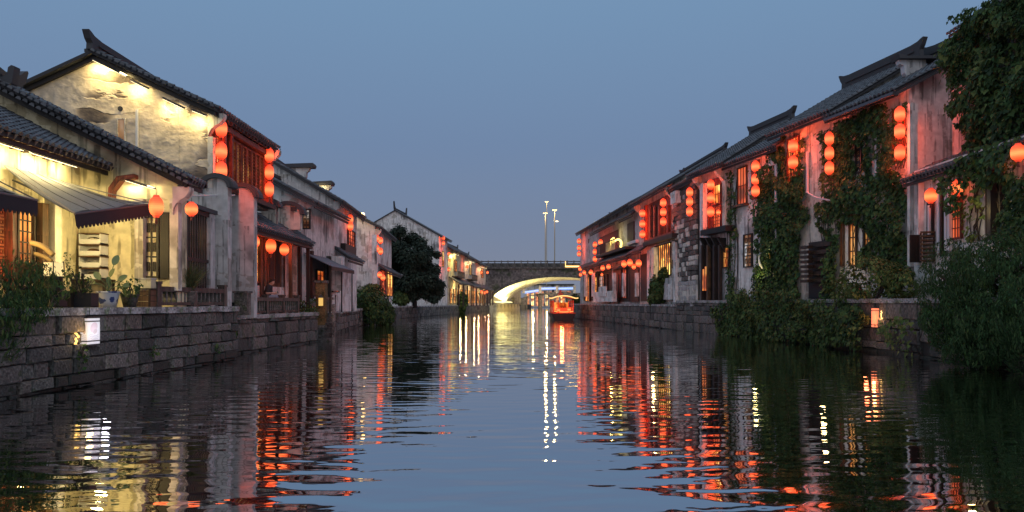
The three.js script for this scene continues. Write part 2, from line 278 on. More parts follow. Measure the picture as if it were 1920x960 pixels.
// a tiled house: F = facade, L = its length; the ridge runs along it
function house(name, label, F, o) {
  const { base = 1.2, eave, rise = 1.9, D = 7, rw = -D / 2, over = .5, v0 = .3, v1 = .3, wall = M.grey, ridge = true, cat = 'house', lift = .35, rh = .3, backEave = eave, foot = [[0, base]] } = o;
  const t = thing(name, label, cat, F.p(F.L / 2, base, -D / 2));
  const pitch = rise / -rw, top = eave + rise;
  part('wall', prismU(F, [...foot, [0, eave], [rw, top], [-D, backEave], [-D, base]], 0, F.L), wall, t);
  const ve = eave - over * pitch, pb = (top - backEave) / (D + rw), vb = backEave - over * pb, th = .12;
  const roof = part('roof', prismU(F, [[over, ve + .01], [rw, top + .01], [-D - over, vb + .01], [-D - over, vb + th], [rw, top + th], [over, ve + th]], -v0, F.L + v1), M.slab, t);
  const tr = new Tri(); tileSlope(tr, F, -v0, F.L + v1, over + .04, ve + th - .02, rw, top + th, o.ts ?? .24);
  stuffPart('roof_tiles', tr.geo(), M.tile, roof);
  part('rafter_board', BX(F, -v0 + .02, F.L + v1 - .02, ve - .11, ve, over - .1, over - .04), M.dark, roof);
  if (ridge) part('ridge', ridgeGeo(F, -v0, F.L + v1, rw, top + th, rh, lift), M.ridge, roof);
  t.F = F; t.o = { top, ve, pitch, roof, th, rw, over }; return t;
}
// a pent roof on a wall
function pent(t, F, u0, u1, wE, vE, wR, vR, name = 'pent_roof') {
  const r = part(name, prismU(F, [[wE, vE - .08], [wE, vE], [wR, vR], [wR, vR - .08]], u0, u1), M.slab, t);
  const tr = new Tri(); tileSlope(tr, F, u0, u1, wE + .03, vE, wR, vR, .23); stuffPart('roof_tiles', tr.geo(), M.tile, r);
  part('rafter_board', BX(F, u0 + .01, u1 - .01, vE - .2, vE - .085, wE - .1, wE - .05), M.dark, r); return r;
}
// window or door: frame, lattice bars and what shows behind
function win(t, F, u0, u1, v0, v1, o = {}) {
  const { w = 0, cols = 2, rows = 5, pane = M.black, frame = M.wood, bar = .03, fr = .06, name = 'window', style = 'grid', dep = .09 } = o;
  const f = part(name, [BX(F, u0, u0 + fr, v0, v1, w, w + dep), BX(F, u1 - fr, u1, v0, v1, w, w + dep), BX(F, u0 + fr, u1 - fr, v0, v0 + fr, w, w + dep - .004), BX(F, u0 + fr, u1 - fr, v1 - fr, v1, w, w + dep - .004)], frame, t);
  part('window_pane', BX(F, u0 + fr, u1 - fr, v0 + fr, v1 - fr, w + .004, w + .014), pane, f);
  const g = [], uu = u1 - u0 - 2 * fr, vv = v1 - v0 - 2 * fr;
  for (let i = 1; i < cols; i++) { const u = u0 + fr + uu * i / cols; g.push(BX(F, u - bar / 2, u + bar / 2, v0 + fr, v1 - fr, w + .03, w + .058)); }
  if (style !== 'slats') for (let i = 1; i < rows; i++) { const v = v0 + fr + vv * i / rows; g.push(BX(F, u0 + fr, u1 - fr, v - bar / 2, v + bar / 2, w + .028, w + .056)); }
  if (style === 'door') g.push(BX(F, u0 + fr, u1 - fr, v0 + fr, v0 + vv * .36, w + .02, w + .045));
  if (style === 'fret') for (let i = 0; i < cols; i++) for (let k = 0; k < rows; k++) { const u = u0 + fr + uu * (i + .5) / cols, v = v0 + fr + vv * (k + .5) / rows, a = uu / cols * .24, b = vv / rows * .24; g.push(BX(F, u - a, u + a, v - b, v - b + bar * .8, w + .032, w + .054), BX(F, u - a, u + a, v + b - bar * .8, v + b, w + .032, w + .054), BX(F, u - a, u - a + bar * .8, v - b, v + b, w + .033, w + .053), BX(F, u + a - bar * .8, u + a, v - b, v + b, w + .033, w + .053)); }
  if (g.length) part(style === 'slats' ? 'bars' : 'lattice', g, frame, f);
  return f;
}
// the same by pixels of the photograph: left px, right px, top and bottom at the left edge
function winPx(t, F, x0, x1, y0, y1, o = {}) { const w = o.w ?? 0, a = F.at(x0, y0, w), b = F.at(x0, y1, w); return win(t, F, a[0], F.u(x1, w), b[1], a[1], o); }
function ox(name, t, F, x0, x1, y0, y1, w0, w1, m) { const a = F.at(x0, y0, w1), b = F.at(x0, y1, w1); return part(name, BX(F, a[0], F.u(x1, w1), b[1], a[1], w0, w1), m, t); }
// corbelled end of a gable wall under the eave: the swept bracket of the photograph
function corbel(t, F, u0, u1, vTop, out, h, m, name = 'corbel') {
  const pts = [[0, vTop - h]]; for (let i = 0; i <= 10; i++) { const a = i / 10; pts.push([out * (a < .5 ? 2 * a * a : 1 - 2 * (1 - a) * (1 - a)) * .92 + (a > .55 ? .04 : 0), vTop - h + h * Math.pow(a, .8) * .92]); }
  pts.push([out, vTop], [0, vTop]);
  return part(name, prismU(F, pts, u0, u1), m, t);
}
// ear wall with a rounded, tile-capped top, facing the viewer
function earWall(t, F, u0, u1, v0, vTop, w0, w1, m) {
  const uc = (u0 + u1) / 2, r = (u1 - u0) / 2, arc = (rad, from, n = 14) => { const q = []; for (let i = 0; i <= n; i++) { const a = Math.PI - Math.PI * i / n; q.push([uc + rad * Math.cos(a), from + rad * .78 * Math.sin(a)]); } return q; };
  const vs = vTop - r * .78;
  part('ear_wall', prismW(F, [[u1, v0], ...arc(r, vs).reverse(), [u0, v0]].reverse().map((q) => q), w0, w1), m, t);
  const outer = arc(r + .12, vs), inner = arc(r + .005, vs).reverse();
  part('ear_cap', prismW(F, [...outer, ...inner], w0 - .12, w1 + .12), M.ridge, t);
  part('ear_cap', prismW(F, [...arc(r + .2, vs), ...arc(r + .125, vs).reverse()], w0 - .06, w1 + .06), M.ridge, t);
}

// ---------- lanterns ----------
const shade = new THREE.MeshStandardMaterial({ color: C(.55, .1, .05), roughness: .7, emissive: C(1, .19, .06), emissiveIntensity: 2.1, emissiveMap: T.rib });
const shadeSoft = new THREE.MeshStandardMaterial({ color: C(.55, .12, .05), roughness: .7, emissive: C(1, .215, .06), emissiveIntensity: 2.1, emissiveMap: T.rib });
const neck = new THREE.MeshStandardMaterial({ color: C(.4, .05, .03), roughness: .6, emissive: C(1, .07, .02), emissiveIntensity: .7 });
function lanternProto(round) {
  const t = new THREE.Group(), prof = [], hh = .235, n = 40;
  for (let i = 0; i <= n; i++) { const a = i / n, e = round ? 2.5 : 3.2, y = -hh + 2 * hh * a, q = Math.abs(y / (hh * 1.04)), r = (round ? .21 : .205) * Math.pow(1 - Math.pow(q, e), 1 / 2.4) * (1 - .03 * Math.pow(Math.abs(Math.sin(a * 9 * Math.PI)), 6)); prof.push(new THREE.Vector2(Math.max(.07, r), y)); }
  const add = (name, g, m) => { const o = new THREE.Mesh(g, m); o.name = name; o.castShadow = o.receiveShadow = true; t.add(o); return o; };
  add('lamp_shade', new THREE.LatheGeometry(prof, 20), round ? shadeSoft : shade);
  add('cap', new THREE.CylinderGeometry(.08, .1, .05, 12).translate(0, hh + .018, 0), neck);
  add('base', new THREE.CylinderGeometry(.1, .08, .05, 12).translate(0, -hh - .018, 0), neck);
  add('cord', new THREE.CylinderGeometry(.008, .008, .16, 5).translate(0, hh + .12, 0), M.black);
  add('tassel', new THREE.CylinderGeometry(.03, .045, round ? .16 : .06, 8).translate(0, -hh - (round ? .12 : .07), 0), M.red);
  const l = new THREE.PointLight(C(1, .095, .03), 1); l.name = 'lantern'; l.shadow.radius = 5; l.castShadow = true; t.add(l);
  return t;
}
const protoBarrel = lanternProto(false), protoRound = lanternProto(true);
function lantern(pos, scale, label, round, group, I = .75, sy = 1) {
  const t = (round ? protoRound : protoBarrel).clone(); t.name = numbered('red_lantern'); t.position.copy(pos); t.scale.set(scale, scale * sy, scale); t.rotation.y = Math.floor(rr(0, 4)) * Math.PI / 2;
  t.userData = { label, category: 'lantern', group: group ?? 'red paper lanterns' };
  t.traverse((o) => { if (o.isLight) o.intensity = I * scale * 2.6; });
  scene.add(t); return t;
}
// a string hung from an eave: one lantern per height given, in front of frame F at w (or at distance d)
function lstring(px, pys, wpx, at, where, I) {
  const names = pys.length === 3 ? ['top', 'middle', 'bottom'] : pys.length === 2 ? ['upper', 'lower'] : ['only'];
  pys.forEach((py, i) => {
    let p; if (typeof at === 'number') p = P(px, py, at); else { const [F, w0] = at, w = w0 * .78, [u] = F.at(px, py, w), v = F.v(px, py, w); p = F.p(u, v, w); }
    const s = Math.min(1.04, wpx * -p.z / FP / .41);
    lantern(p, s, `${names[i]} red lantern of the string ${where}`, false, 'lanterns hung in strings under the eaves', I, Math.min(1.3, 1.045 / s));
  });
}
function lone(px, py, wpx, at, label, I, sy) { let p; if (typeof at === 'number') p = P(px, py, at); else { const [F, w] = at, [u, v] = F.at(px, py, w); p = F.p(u, v, w); } const s = Math.min(1.04, wpx * -p.z / FP / .42); return lantern(p, s, label, true, 'single lanterns hung from brackets and eaves', I, sy); }
// ================= LEFT BANK =================
// awning shop (near, low), its lit front and the yellow gable beyond
const FA = new Frame(-11.3, 7, -11.3, 20.9), FAg = new Frame(-17.9, 21.1, -8.82, 21.1);
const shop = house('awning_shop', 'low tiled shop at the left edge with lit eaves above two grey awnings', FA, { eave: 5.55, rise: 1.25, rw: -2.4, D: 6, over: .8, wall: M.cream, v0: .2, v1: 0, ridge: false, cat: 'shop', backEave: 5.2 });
{
  for (let d = 14.2; d < 20.3; d += .42) part('rafter', BX(FA, d - 7, d - 6.9, 5.17, 5.25, 0, .72), M.oak, shop);
  winPx(shop, FA, -60, 24, 372, 520, { cols: 5, rows: 7, pane: M.dimRed, frame: M.red, style: 'fret', bar: .035 });
  winPx(shop, FA, 27, 60, 385, 520, { cols: 3, rows: 6, pane: M.amber, frame: M.wood });
  winPx(shop, FA, 62, 78, 400, 500, { cols: 2, rows: 6, pane: M.cold, frame: M.dark, style: 'fret', name: 'window' });
  ox('pillar', shop, FA, 80, 92, 380, 545, 0, .22, M.oak); ox('pillar', shop, FA, 103, 116, 372, 545, 0, .25, M.pale); ox('pillar', shop, FA, 24, 28, 372, 545, 0, .2, M.red);
}
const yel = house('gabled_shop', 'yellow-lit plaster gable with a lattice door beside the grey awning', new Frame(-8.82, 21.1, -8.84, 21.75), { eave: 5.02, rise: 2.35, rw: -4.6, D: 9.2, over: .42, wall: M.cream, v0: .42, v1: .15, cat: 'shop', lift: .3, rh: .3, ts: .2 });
{
  const F = yel.F, o = yel.o, tr = new Tri();
  vergeTiles(tr, F, -.6, -.3, o.over + .05, o.ve + .1, o.rw, o.top + .1); vergeTiles(tr, F, -.52, -.2, o.over + .05, o.ve - .04, o.rw, o.top - .06);
  stuffPart('verge_tiles', tr.geo(), M.tile, o.roof);
  part('verge_board', prismU(F, [[o.over, o.ve - .17], [o.rw, o.top - .2], [o.rw, o.top + .02], [o.over, o.ve + .04]], -.3, -.12), M.dark, o.roof);
  ox('pilaster', yel, FAg, 252, 268, 372, 545, 0, .24, M.pale); ox('pilaster', yel, FAg, 318, 334, 372, 545, 0, .24, M.pale);
  winPx(yel, FAg, 270, 300, 405, 522, { cols: 2, rows: 3, pane: M.cold, frame: M.dark, style: 'fret', bar: .035, name: 'door' });
  ox('door_leaf', yel, FAg, 300, 316, 398, 522, .01, .08, M.dark);
  corbel(yel, F, -.34, 0, 4.72, .42, .72, M.pale);
  part('corbel', prismW(FAg, [[8.06, 4.95], [7.7, 4.88], [7.5, 4.62], [7.46, 4.2], [7.38, 4.2], [7.4, 4.7], [7.62, 5.0], [8.06, 5.06]], .02, .3), M.red, yel);
  barLamp('short bar lamp under the verge above the lattice door', FAg.p(7.8, 4.9, .22), FAg.p(8.6, 4.66, .22), V3(0, -1, -.35), [1, .8, .4], 70);
  part('ridge_end', prismW(FAg, [[-12, 128], [14, 166], [30, 158], [34, 140], [36, 126], [30, 124], [24, 128], [22, 140], [12, 146], [-12, 142]].map(([x, y]) => FAg.at(x, y + 2, .3)).reverse(), .25, .5), M.ridge, o.roof);
}
barLamp('bar lamp under the shop eave, near half, above the awning', FA.p(9.0, 5.12, .34), FA.p(10.9, 5.12, .34), V3(-.55, -1, 0), [1, .82, .36], 90, .1);
barLamp('bar lamp under the shop eave, far half, above the awning', FA.p(11.2, 5.12, .34), FA.p(13.1, 5.12, .34), V3(-.55, -1, 0), [1, .82, .36], 90, .1);
point('shop_lamp', V3(-10.4, 3.1, -16.6), [1, .62, .2], 8, 6); point('shop_lamp', V3(-10.0, 3.35, -19.3), [1, .76, .3], 10, 6);

// tall house with the floodlit gable
const F2 = new Frame(-9.5, 25, -9.5, 31.2), F2g = new Frame(-16.5, 25, -9.5, 25);
const tall = house('gabled_house', 'tall house with floodlit peeling gable and a heavy curled roof ridge', F2, { eave: 7.78, rise: 1.62, rw: -3.5, D: 7, over: .36, wall: M.rough, foot: [[-.95, 1.2], [-.95, 5.28], [0, 5.28]], v0: .3, v1: .12, rh: .38, lift: .16, ts: .22 });
{
  const F = tall.F, o = tall.o, tr = new Tri();
  vergeTiles(tr, F, -.42, -.15, o.over, o.ve + .1, o.rw, o.top + .1, .2); stuffPart('verge_tiles', tr.geo(), M.tile, o.roof);
  part('ridge_base', BX(F, -.28, 6.3, o.top + .06, o.top + .16, o.rw - .22, o.rw + .22), M.ridge, o.roof);
  part('verge_board', prismU(F, [[o.over, o.ve - .13], [o.rw, o.top - .16], [-7.3, o.ve - .1], [-7.3, o.ve + .03], [o.rw, o.top - .02], [o.over, o.ve + .01]], -.14, -.03), M.dark, o.roof);
  const w = winPx(tall, F2g, 220, 236, 222, 300, { cols: 1, rows: 1, pane: M.cold, frame: M.pale, fr: .035, dep: .05 });
  ox('drainpipe', tall, F2g, 254, 258, 205, 330, .02, .08, M.pipe);
  part('vent', new THREE.CylinderGeometry(.08, .08, .04, 12).rotateX(Math.PI / 2).translate(...F2g.p(...F2g.at(226, 204), .01).toArray()), M.black, tall);
  // upper storey towards the canal: posts, lattice shutters, sill and corbels
  const L = F.L, vb = 5.5, vt = 7.3;
  part('back_panel', BX(F, .25, L - .05, vb, vt, .005, .02), M.red, tall);
  const bays = [[.35, .85], [1.75, 2.25], [2.3, 2.75], [2.85, 3.3], [3.35, 3.8], [3.85, 4.3], [4.35, 4.75], [4.8, 5.2], [5.25, 5.55], [5.75, 6.05]];
  bays.forEach(([a, b], i) => win(tall, F, a, b, vb + .05, vt - .1, { w: .03, cols: 3, rows: 13, bar: .016, fr: .04, frame: M.red, pane: i % 3 === 1 ? M.gold : i === 4 ? M.bright : M.warm, name: 'shutter' }));
  for (const u of [1.0, 1.65, 5.65, 6.12]) part('post', BX(F, u - .07, u + .07, vb - .1, vt + .1, .02, .2), M.red, tall);
  part('lintel', BX(F, .2, L, vt, vt + .16, .02, .24), M.red, tall); part('sill', BX(F, .2, L, vb - .16, vb, .02, .28), M.wood, tall);
  corbel(tall, F, -.02, .24, 7.62, .5, .8, M.pale); corbel(tall, F, L - .24, L + .02, 7.62, .5, .8, M.pale);
  part('ground_wall', BX(F2g, 6.0, 6.98, 1.2, 5.27, -.25, -.01), M.grey, tall);
  part('wing_wall', BX(F, -.015, .2, 5.3, 6.9, -.01, .16), M.pale, tall);
  part('soffit', prismU(F, [[.36, o.ve - .02], [.36, o.ve + .0], [-.0, 7.76], [-.0, 7.72]], .2, L - .1), M.red, tall);
  for (let u = .4; u < L; u += .36) part('rafter', prismU(F, [[.38, o.ve - .1], [.38, o.ve - .03], [0, 7.7], [0, 7.62]], u, u + .08), M.wood, tall);
  for (const [c, x0, x1, d, py] of [[0, 383, 427, 25, 322], [1, 427, 476, 27, 340]]) { const Fe = new Frame(X(x0, d), d, X(x1, d), d); earWall(tall, Fe, 0, Fe.L, 1.2, Y(py, d) - .2, -.35, .0, M.grey); }
  part('handrail', rod(P(345, 367, 22.5), P(440, 366, 26.6), .025), M.pipe, tall);
}
// floods: set under the right verge
[[182, 112, 246, 144], [252, 150, 286, 167], [312, 184, 352, 203], [366, 206, 394, 217]].forEach(([x0, y0, x1, y1], i) => {
  const a = F2g.p(...F2g.at(x0, y0 + 5), .27), b = F2g.p(...F2g.at(x1, y1 + 5), .27);
  barLamp(['longest bar lamp, just below the peak of the floodlit gable', 'second bar lamp down the verge of the floodlit gable', 'third bar lamp down the verge of the floodlit gable', 'lowest bar lamp of the floodlit gable, beside the red lattice bay'][i], a, b, V3(-.3, -1, -.5), [1, .76, .3], [260, 260, 200, 260][i], .06);
});
lstring(415, [241, 283, 319], 21, [F2, .34], 'at the near end of the red lattice upper storey', 2.2);
lstring(505, [291, 323, 355], 16.5, [F2, .38], 'at the far end of the red lattice upper storey', 2.2);
lone(293, 387, 26, 19.75, 'large lantern hanging before the lattice door of the yellow gable', .35, 1.22);
lone(359, 392, 23, 19.9, 'squat lantern hanging from the eave tip before the slatted screen', .6, .9);
// slatted screen between the two
{
  const F = new Frame(-9.2, 22.0, -9.3, 24.75), t = thing('slatted_screen', 'dark upright slatted timber screen behind the squat lantern and balustrade', 'screen', F.p(F.L / 2, 1.3));
  part('back_wall', BX(F, 0, F.L + .1, 1.2, 4.42, -.45, -.16), M.grey, t);
  const v = 4.3; part('rail', BX(F, 0, F.L, v, v + .12, -.04, .08), M.dark, t); part('rail', BX(F, 0, F.L, 2.9, 3.0, -.04, .06), M.dark, t); part('rail', BX(F, 0, F.L, 1.75, 1.87, -.04, .06), M.dark, t);
  for (let u = .06; u < F.L - .5; u += .19) part('slat', BX(F, u, u + .07, 1.87, v, -.02, .04), M.greyWood, t);
  part('pier', BX(F, F.L - .42, F.L, 1.2, 4.42, -.25, .12), M.grey, t); part('cap', BX(F, -.1, F.L + .1, 4.43, 4.55, -.65, .16), M.ridge, t);
  for (const [u, w] of [[.9, .1], [1.45, .3], [1.85, .3]]) part('window_pane', BX(F, u, u + w, 3.2, 3.95, -.155, -.145), M.gold, t);
}
// lean-to teahouse with the three lanterns
const FT = new Frame(-10.2, 27.35, -10.2, 36);
{
  const F = FT, t = thing('teahouse', 'single-storey teahouse under a red-lit tiled lean-to with lattice front', 'house', F.p(F.L / 2, 1.2));
  part('wall', prismU(F, [[0, 1.2], [0, 5.25], [-6, 5.25], [-6, 1.2]], 0, F.L), M.grey, t);
  pent(t, F, -.1, F.L - .05, 1.3, 4.32, -.1, 5.3);
  part('step', BX(F, 0, F.L, 1.2, 1.36, 0, .5), M.cope, t);
  winPx(t, F, 437, 471, 425, 530, { cols: 4, rows: 11, bar: .018, pane: M.gold, frame: M.red, w: .06 }); winPx(t, F, 473, 489, 430, 530, { cols: 3, rows: 11, bar: .018, pane: M.bright, frame: M.red, w: .06 });
  ox('post', t, F, 489, 494, 440, 560, .02, .2, M.oak); ox('post', t, F, 496, 500, 440, 560, .02, .16, M.oak);
  ox('door', t, F, 502, 528, 440, 556, .02, .08, M.oak); ox('door_panel', t, F, 506, 514, 450, 530, .08, .1, M.wood); ox('door_panel', t, F, 517, 525, 450, 530, .08, .1, M.wood);
  ox('dado', t, F, 450, 488, 533, 563, .02, .16, M.white); ox('dado', t, F, 504, 533, 537, 570, .16, .34, M.white);
  const Fq = new Frame(-10.2, 35.9, -9.4, 35.9); ox('pier', t, Fq, 535, 545, 462, 566, -.1, .3, M.white); ox('pier', t, Fq, 548, 557, 462, 566, -.1, .26, M.pale); ox('post', t, Fq, 559, 563, 462, 566, -.1, .2, M.dark);
  part('beam', BX(F, 0, F.L, 4.12, 4.3, 1.05, 1.2), M.red, t); part('soffit', prismU(F, [[1.2, 4.25], [1.2, 4.29], [0, 5.08], [0, 5.02]], .1, F.L), M.red, t);
  for (const u of [.1, 5.5, 8.3]) part('pillar', BX(F, u - .07, u + .07, 1.3, 4.14, 1.04, 1.18), u > 5 && u < 6 ? M.oak : M.dark, t);
  corbel(t, F, .02, .24, 4.25, 1.05, .9, M.pale);
  for (const [x0, x1, d, py] of [[490, 517, 32.2, 371], [516, 563, 33.8, 377]]) { const Fe = new Frame(X(x0, d), d, X(x1, d), d); earWall(t, Fe, 0, Fe.L, 4.8, Y(py, d) - .15, -.35, 0, M.pale); }
  const Fe = new Frame(X(545, 33.7), 33.7, X(556, 33.7), 33.7); part('vent', BX(Fe, 0, Fe.L, Y(396, 33.7), Y(388, 33.7), 0, .03), M.black, t);
}
lone(477, 453, 19, [FT, 1.0], 'left lantern of the trio under the teahouse roof', 2.2); lone(508, 461, 19, [FT, .85], 'middle, largest lantern of the trio under the teahouse roof', 2.2, 1.15); lone(533, 468, 17, [FT, .95], 'right lantern of the trio under the teahouse roof', 2.2);
// houses beyond the teahouse
const FL3 = new Frame(-9.5, 36, -9.5, 42.8);
const l3a = house('plaster_house', 'grey plaster house with a dark niche window above the teahouse lean-to', FL3, { eave: 6.45, rise: 1.6, rw: -3, D: 6, over: .75, wall: M.white, lift: .2 });
{
  const Fg = new Frame(-12.5, 36, -9.5, 36);
  winPx(l3a, Fg, 567, 583, 392, 430, { cols: 2, rows: 3, pane: M.cold, frame: M.dark, style: 'fret', bar: .03, dep: .14 });
  corbel(l3a, FL3, -.05, .2, 6.3, .6, .8, M.grey);
  part('verge_board', prismU(FL3, [[.75, l3a.o.ve - .1], [-3, l3a.o.top - .1], [-3, l3a.o.top], [.75, l3a.o.ve]], -.36, -.28), M.ridge, l3a);
  part('drainpipe', rod(Fg.p(2.92, 6.1, .08), Fg.p(2.92, 4.2, .08), .05), M.pipe, l3a);
  winPx(l3a, FL3, 592, 606, 505, 545, { cols: 2, rows: 4, pane: M.amber, frame: M.dark, w: .02 }); winPx(l3a, FL3, 612, 618, 495, 548, { cols: 2, rows: 2, pane: M.lime, frame: M.dark, w: .02 }); winPx(l3a, FL3, 622, 634, 498, 548, { cols: 2, rows: 4, pane: M.dimRed, frame: M.dark, w: .02 });
  ox('doorway', l3a, FL3, 588, 611, 478, 556, .0, .02, M.black); ox('post', l3a, FL3, 586, 589, 470, 560, .0, .2, M.wood); ox('post', l3a, FL3, 619, 622, 480, 560, 0, .2, M.greyWood);
}
{
  const F = FL3, t = thing('cloth_canopy', 'blue-grey sloping canopy over the terrace bar below the plaster house', 'canopy', F.p(3, 3.4, .8));
  part('canvas', prismU(F, [[1.3, 3.35], [1.3, 3.39], [.05, 4.0], [.05, 3.95]], .4, 5.6), mat([.2, .22, .26], .8, { map: T.cloth }), t);
  for (const u of [.5, 3, 5.5]) part('pole', rod(F.p(u, 1.25, 1.2), F.p(u, 3.38, 1.2), .035), M.dark, t); part('valance', BX(F, .4, 5.6, 3.2, 3.36, 1.28, 1.3), M.dark, t);
}
const FL3b = new Frame(-9.6, 43, -9.9, 51);
const l3b = house('plaster_house', 'narrow grey house with a two-lantern string below a sloping verge', FL3b, { eave: 7.3, rise: 2.1, rw: -3.6, D: 7, over: .5, wall: M.white, lift: .2 });
corbel(l3b, FL3b, -.05, .2, 7.15, .45, .9, M.grey); winPx(l3b, FL3b, 651, 664, 428, 462, { cols: 3, rows: 4, pane: M.dimRed, frame: M.dark, w: .02 }); ox('balcony', l3b, FL3b, 648, 668, 456, 476, .02, .3, M.dark); pent(l3b, FL3b, -.2, 5, .9, 4.1, 0, 4.7); ox('pier', l3b, FL3b, 640, 646, 480, 545, .3, .8, M.white);
lstring(657, [411, 424], 10.5, [FL3b, .3], 'on the narrow grey house before the roof-top lamp', .8);
{ // stepped gable walls behind
  const F = new Frame(-15.2, 50, -10.9, 50), t = thing('stepped_gable', 'stepped horse-head gable wall with flat tiled caps rising behind the plaster houses', 'wall', F.p(2, 1.2));
  for (const [x0, x1, py, c0, c1] of [[510, 571, 313, 503, 588], [571, 612, 346, 570, 623]]) {
    const a = X(x0, 50) + 15.2, b = X(x1, 50) + 15.2, v = Y(py, 50), e = X(c0, 50) + 15.2, f = X(c1, 50) + 15.2;
    part('wall', BX(F, a, b, 1.2, v, -.35, 0), M.white, t);
    part('step_cap', prismW(F, [[e, v - .05], [f, v - .05], [f + .06, v + .1], [f, v + .22], [e + .3, v + .14], [e, v + .18]], -.55, .22), M.ridge, t);
    part('corbel', prismW(F, [[b, v - .05], [b + .32, v - .05], [b + .28, v - .22], [b + .12, v - .32], [b + .1, v - .6], [b, v - .75]], -.35, .02), M.grey, t);
  }
}
barLamp('bar lamp hidden below the lower step of the horse-head gable', P(592, 356, 49.6), P(608, 356, 49.6), V3(0, .9, -.4), [1, .75, .35], 60, .1);
const FL4 = new Frame(-11.3, 66, -11.9, 79);
const l4 = house('corner_house', 'grey gabled house whose corner glows pink beside the big dark tree', FL4, { eave: 8.05, rise: 2.0, rw: -3.8, D: 7.6, over: .45, wall: M.white, lift: .3 });
corbel(l4, FL4, -.02, .3, 7.8, .5, 1.1, M.pale); pent(l4, FL4, .4, 12, 1.1, 4.3, 0, 5.0); ox('pier', l4, FL4, 706.5, 709, 440, 545, 0, .4, M.white); winPx(l4, FL4, 713, 722, 505, 555, { cols: 3, rows: 5, pane: M.dimRed, frame: M.red, w: .02 }); winPx(l4, FL4, 725, 735, 500, 555, { cols: 3, rows: 5, pane: M.gold, frame: M.red, w: .02 });
lstring(707, [447, 466], 8.5, [FL4, .5], 'left, on the corner house by the tree', 1.1); lstring(713.5, [451, 471], 9, [FL4, .6], 'right, on the corner house by the tree', 1.1);
lone(712, 515, 9, [FL4, 1.2], 'left of two low lanterns at the foot of the corner house', 1); lone(718, 520.5, 9, [FL4, 1.2], 'right of two low lanterns at the foot of the corner house', 1);
{ const p = P(680, 402, 64.5), t = thing('roof_lamp', 'bright yellow lamp standing on the roof edge of the grey corner house', 'lamp', p); part('lamp_globe', new THREE.SphereGeometry(.16, 14, 10).translate(p.x, p.y, p.z), glow([1, .62, .2], 9), t); part('stem', rod(V3(p.x, p.y - .8, p.z), V3(p.x, p.y - .14, p.z), .04), M.metal, t); point('roof_lamp', p, [1, .6, .2], 2, 5); }
const FL5 = new Frame(-10.2, 112, -9.6, 119);
const l5 = house('white_house', 'tall plain white gable rising behind the dark tree', FL5, { base: 1.2, eave: 11.1, rise: 3.55, rw: -6.3, D: 12.6, over: .6, wall: M.white, v0: .25, lift: .9, rh: .3 });
winPx(l5, FL5, 828.5, 832, 470, 500, { cols: 2, rows: 3, pane: M.lime, w: .02 });
lstring(831.5, [446, 456], 6, [FL5, .7], 'at the right edge of the tall white gable', 2);
const FL6 = new Frame(-9.5, 119.2, -5.3, 162);
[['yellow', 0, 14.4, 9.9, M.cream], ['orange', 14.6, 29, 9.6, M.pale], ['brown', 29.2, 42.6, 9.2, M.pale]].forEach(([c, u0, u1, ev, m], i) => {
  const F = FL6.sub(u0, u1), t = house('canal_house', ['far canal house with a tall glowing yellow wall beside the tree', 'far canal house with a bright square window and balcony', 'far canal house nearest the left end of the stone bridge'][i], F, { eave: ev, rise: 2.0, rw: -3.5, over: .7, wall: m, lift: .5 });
  pent(t, F, .2, F.L - .2, 1.7, 4.6 - i * .2, 0, 5.6 - i * .2); 
  for (let k = 0; k < 4; k++) win(t, F, 1 + k * 3.3, 3 + k * 3.3, 1.6, 3.9, { w: .02, cols: 3, rows: 4, pane: [M.gold, M.warm, M.gold, M.amber][(k + i) % 4], frame: M.wood, bar: .05 });
  win(t, F, 5 + i, 7.4 + i, 6.6, 8.4, { w: .02, cols: i === 1 ? 1 : 3, rows: i === 1 ? 1 : 4, pane: [M.amber, M.lime, M.amber][i], bar: .06, frame: M.wood });
  if (i < 2) { part('balcony', [BX(F, 3, 9.5, 5.6, 5.8, 0, 1.0), BX(F, 3, 9.5, 6.5, 6.6, .9, 1.0)], M.wood, t); for (let k = 0; k < 9; k++) part('baluster', BX(F, 3.05 + k * .79, 3.15 + k * .79, 5.8, 6.5, .91, .99), M.wood, t); }
  for (let k = 0; k < 4; k++) part('post', BX(F, .5 + k * 4.2, .7 + k * 4.2, 1.2, 4.5, 1.4, 1.6), M.wood, t);
  barLamp(['bar lamp washing the glowing yellow wall by the tree', 'bar lamp under the eave of the house with the square window', 'bar lamp under the eave of the house nearest the bridge'][i], F.p(1, 9.1 - i * .3, .6), F.p(6 + i * 2, 9.1 - i * .3, .6), V3(-.3, -1, -.1).applyAxisAngle(V3(0, 1, 0), 0), [[1, .76, .22], [1, .55, .22], [1, .5, .22]][i], [260, 90, 60][i], .12);
  point('porch_lamp', F.p(F.L * .35, 3.7, 1), [1, .7, .3], 16, 6); point('porch_lamp', F.p(F.L * .75, 3.7, 1), [1, .62, .26], 12, 6);
});
lone(842, 476, 8, [FL6, 1.0], 'lantern on the yellow wall just right of the white gable', 2.5, .9); lone(844, 488, 7, [FL6, 1.1], 'smaller lantern below the one on the yellow wall', 2.5); lone(841.5, 505, 6, [FL6, 1.2], 'lowest lantern at the yellow wall right of the white gable', 2);
lone(876, 500, 8, [FL6, .8], 'lantern between the square window and the bridge', 2.5); lone(902, 511, 5.5, [FL6, .8], 'lantern under the last eave before the bridge', 2); lone(914, 511, 6, [FL6, 1.0], 'lantern at the corner of the house touching the bridge', 2);
lone(903, 547, 5, [FL6, 1.6], 'left of three low lanterns by the left bridge foot', 2); lone(908, 549, 5, [FL6, 1.6], 'middle of three low lanterns by the left bridge foot', 2); lone(913, 547, 5, [FL6, 1.6], 'right of three low lanterns by the left bridge foot', 2);

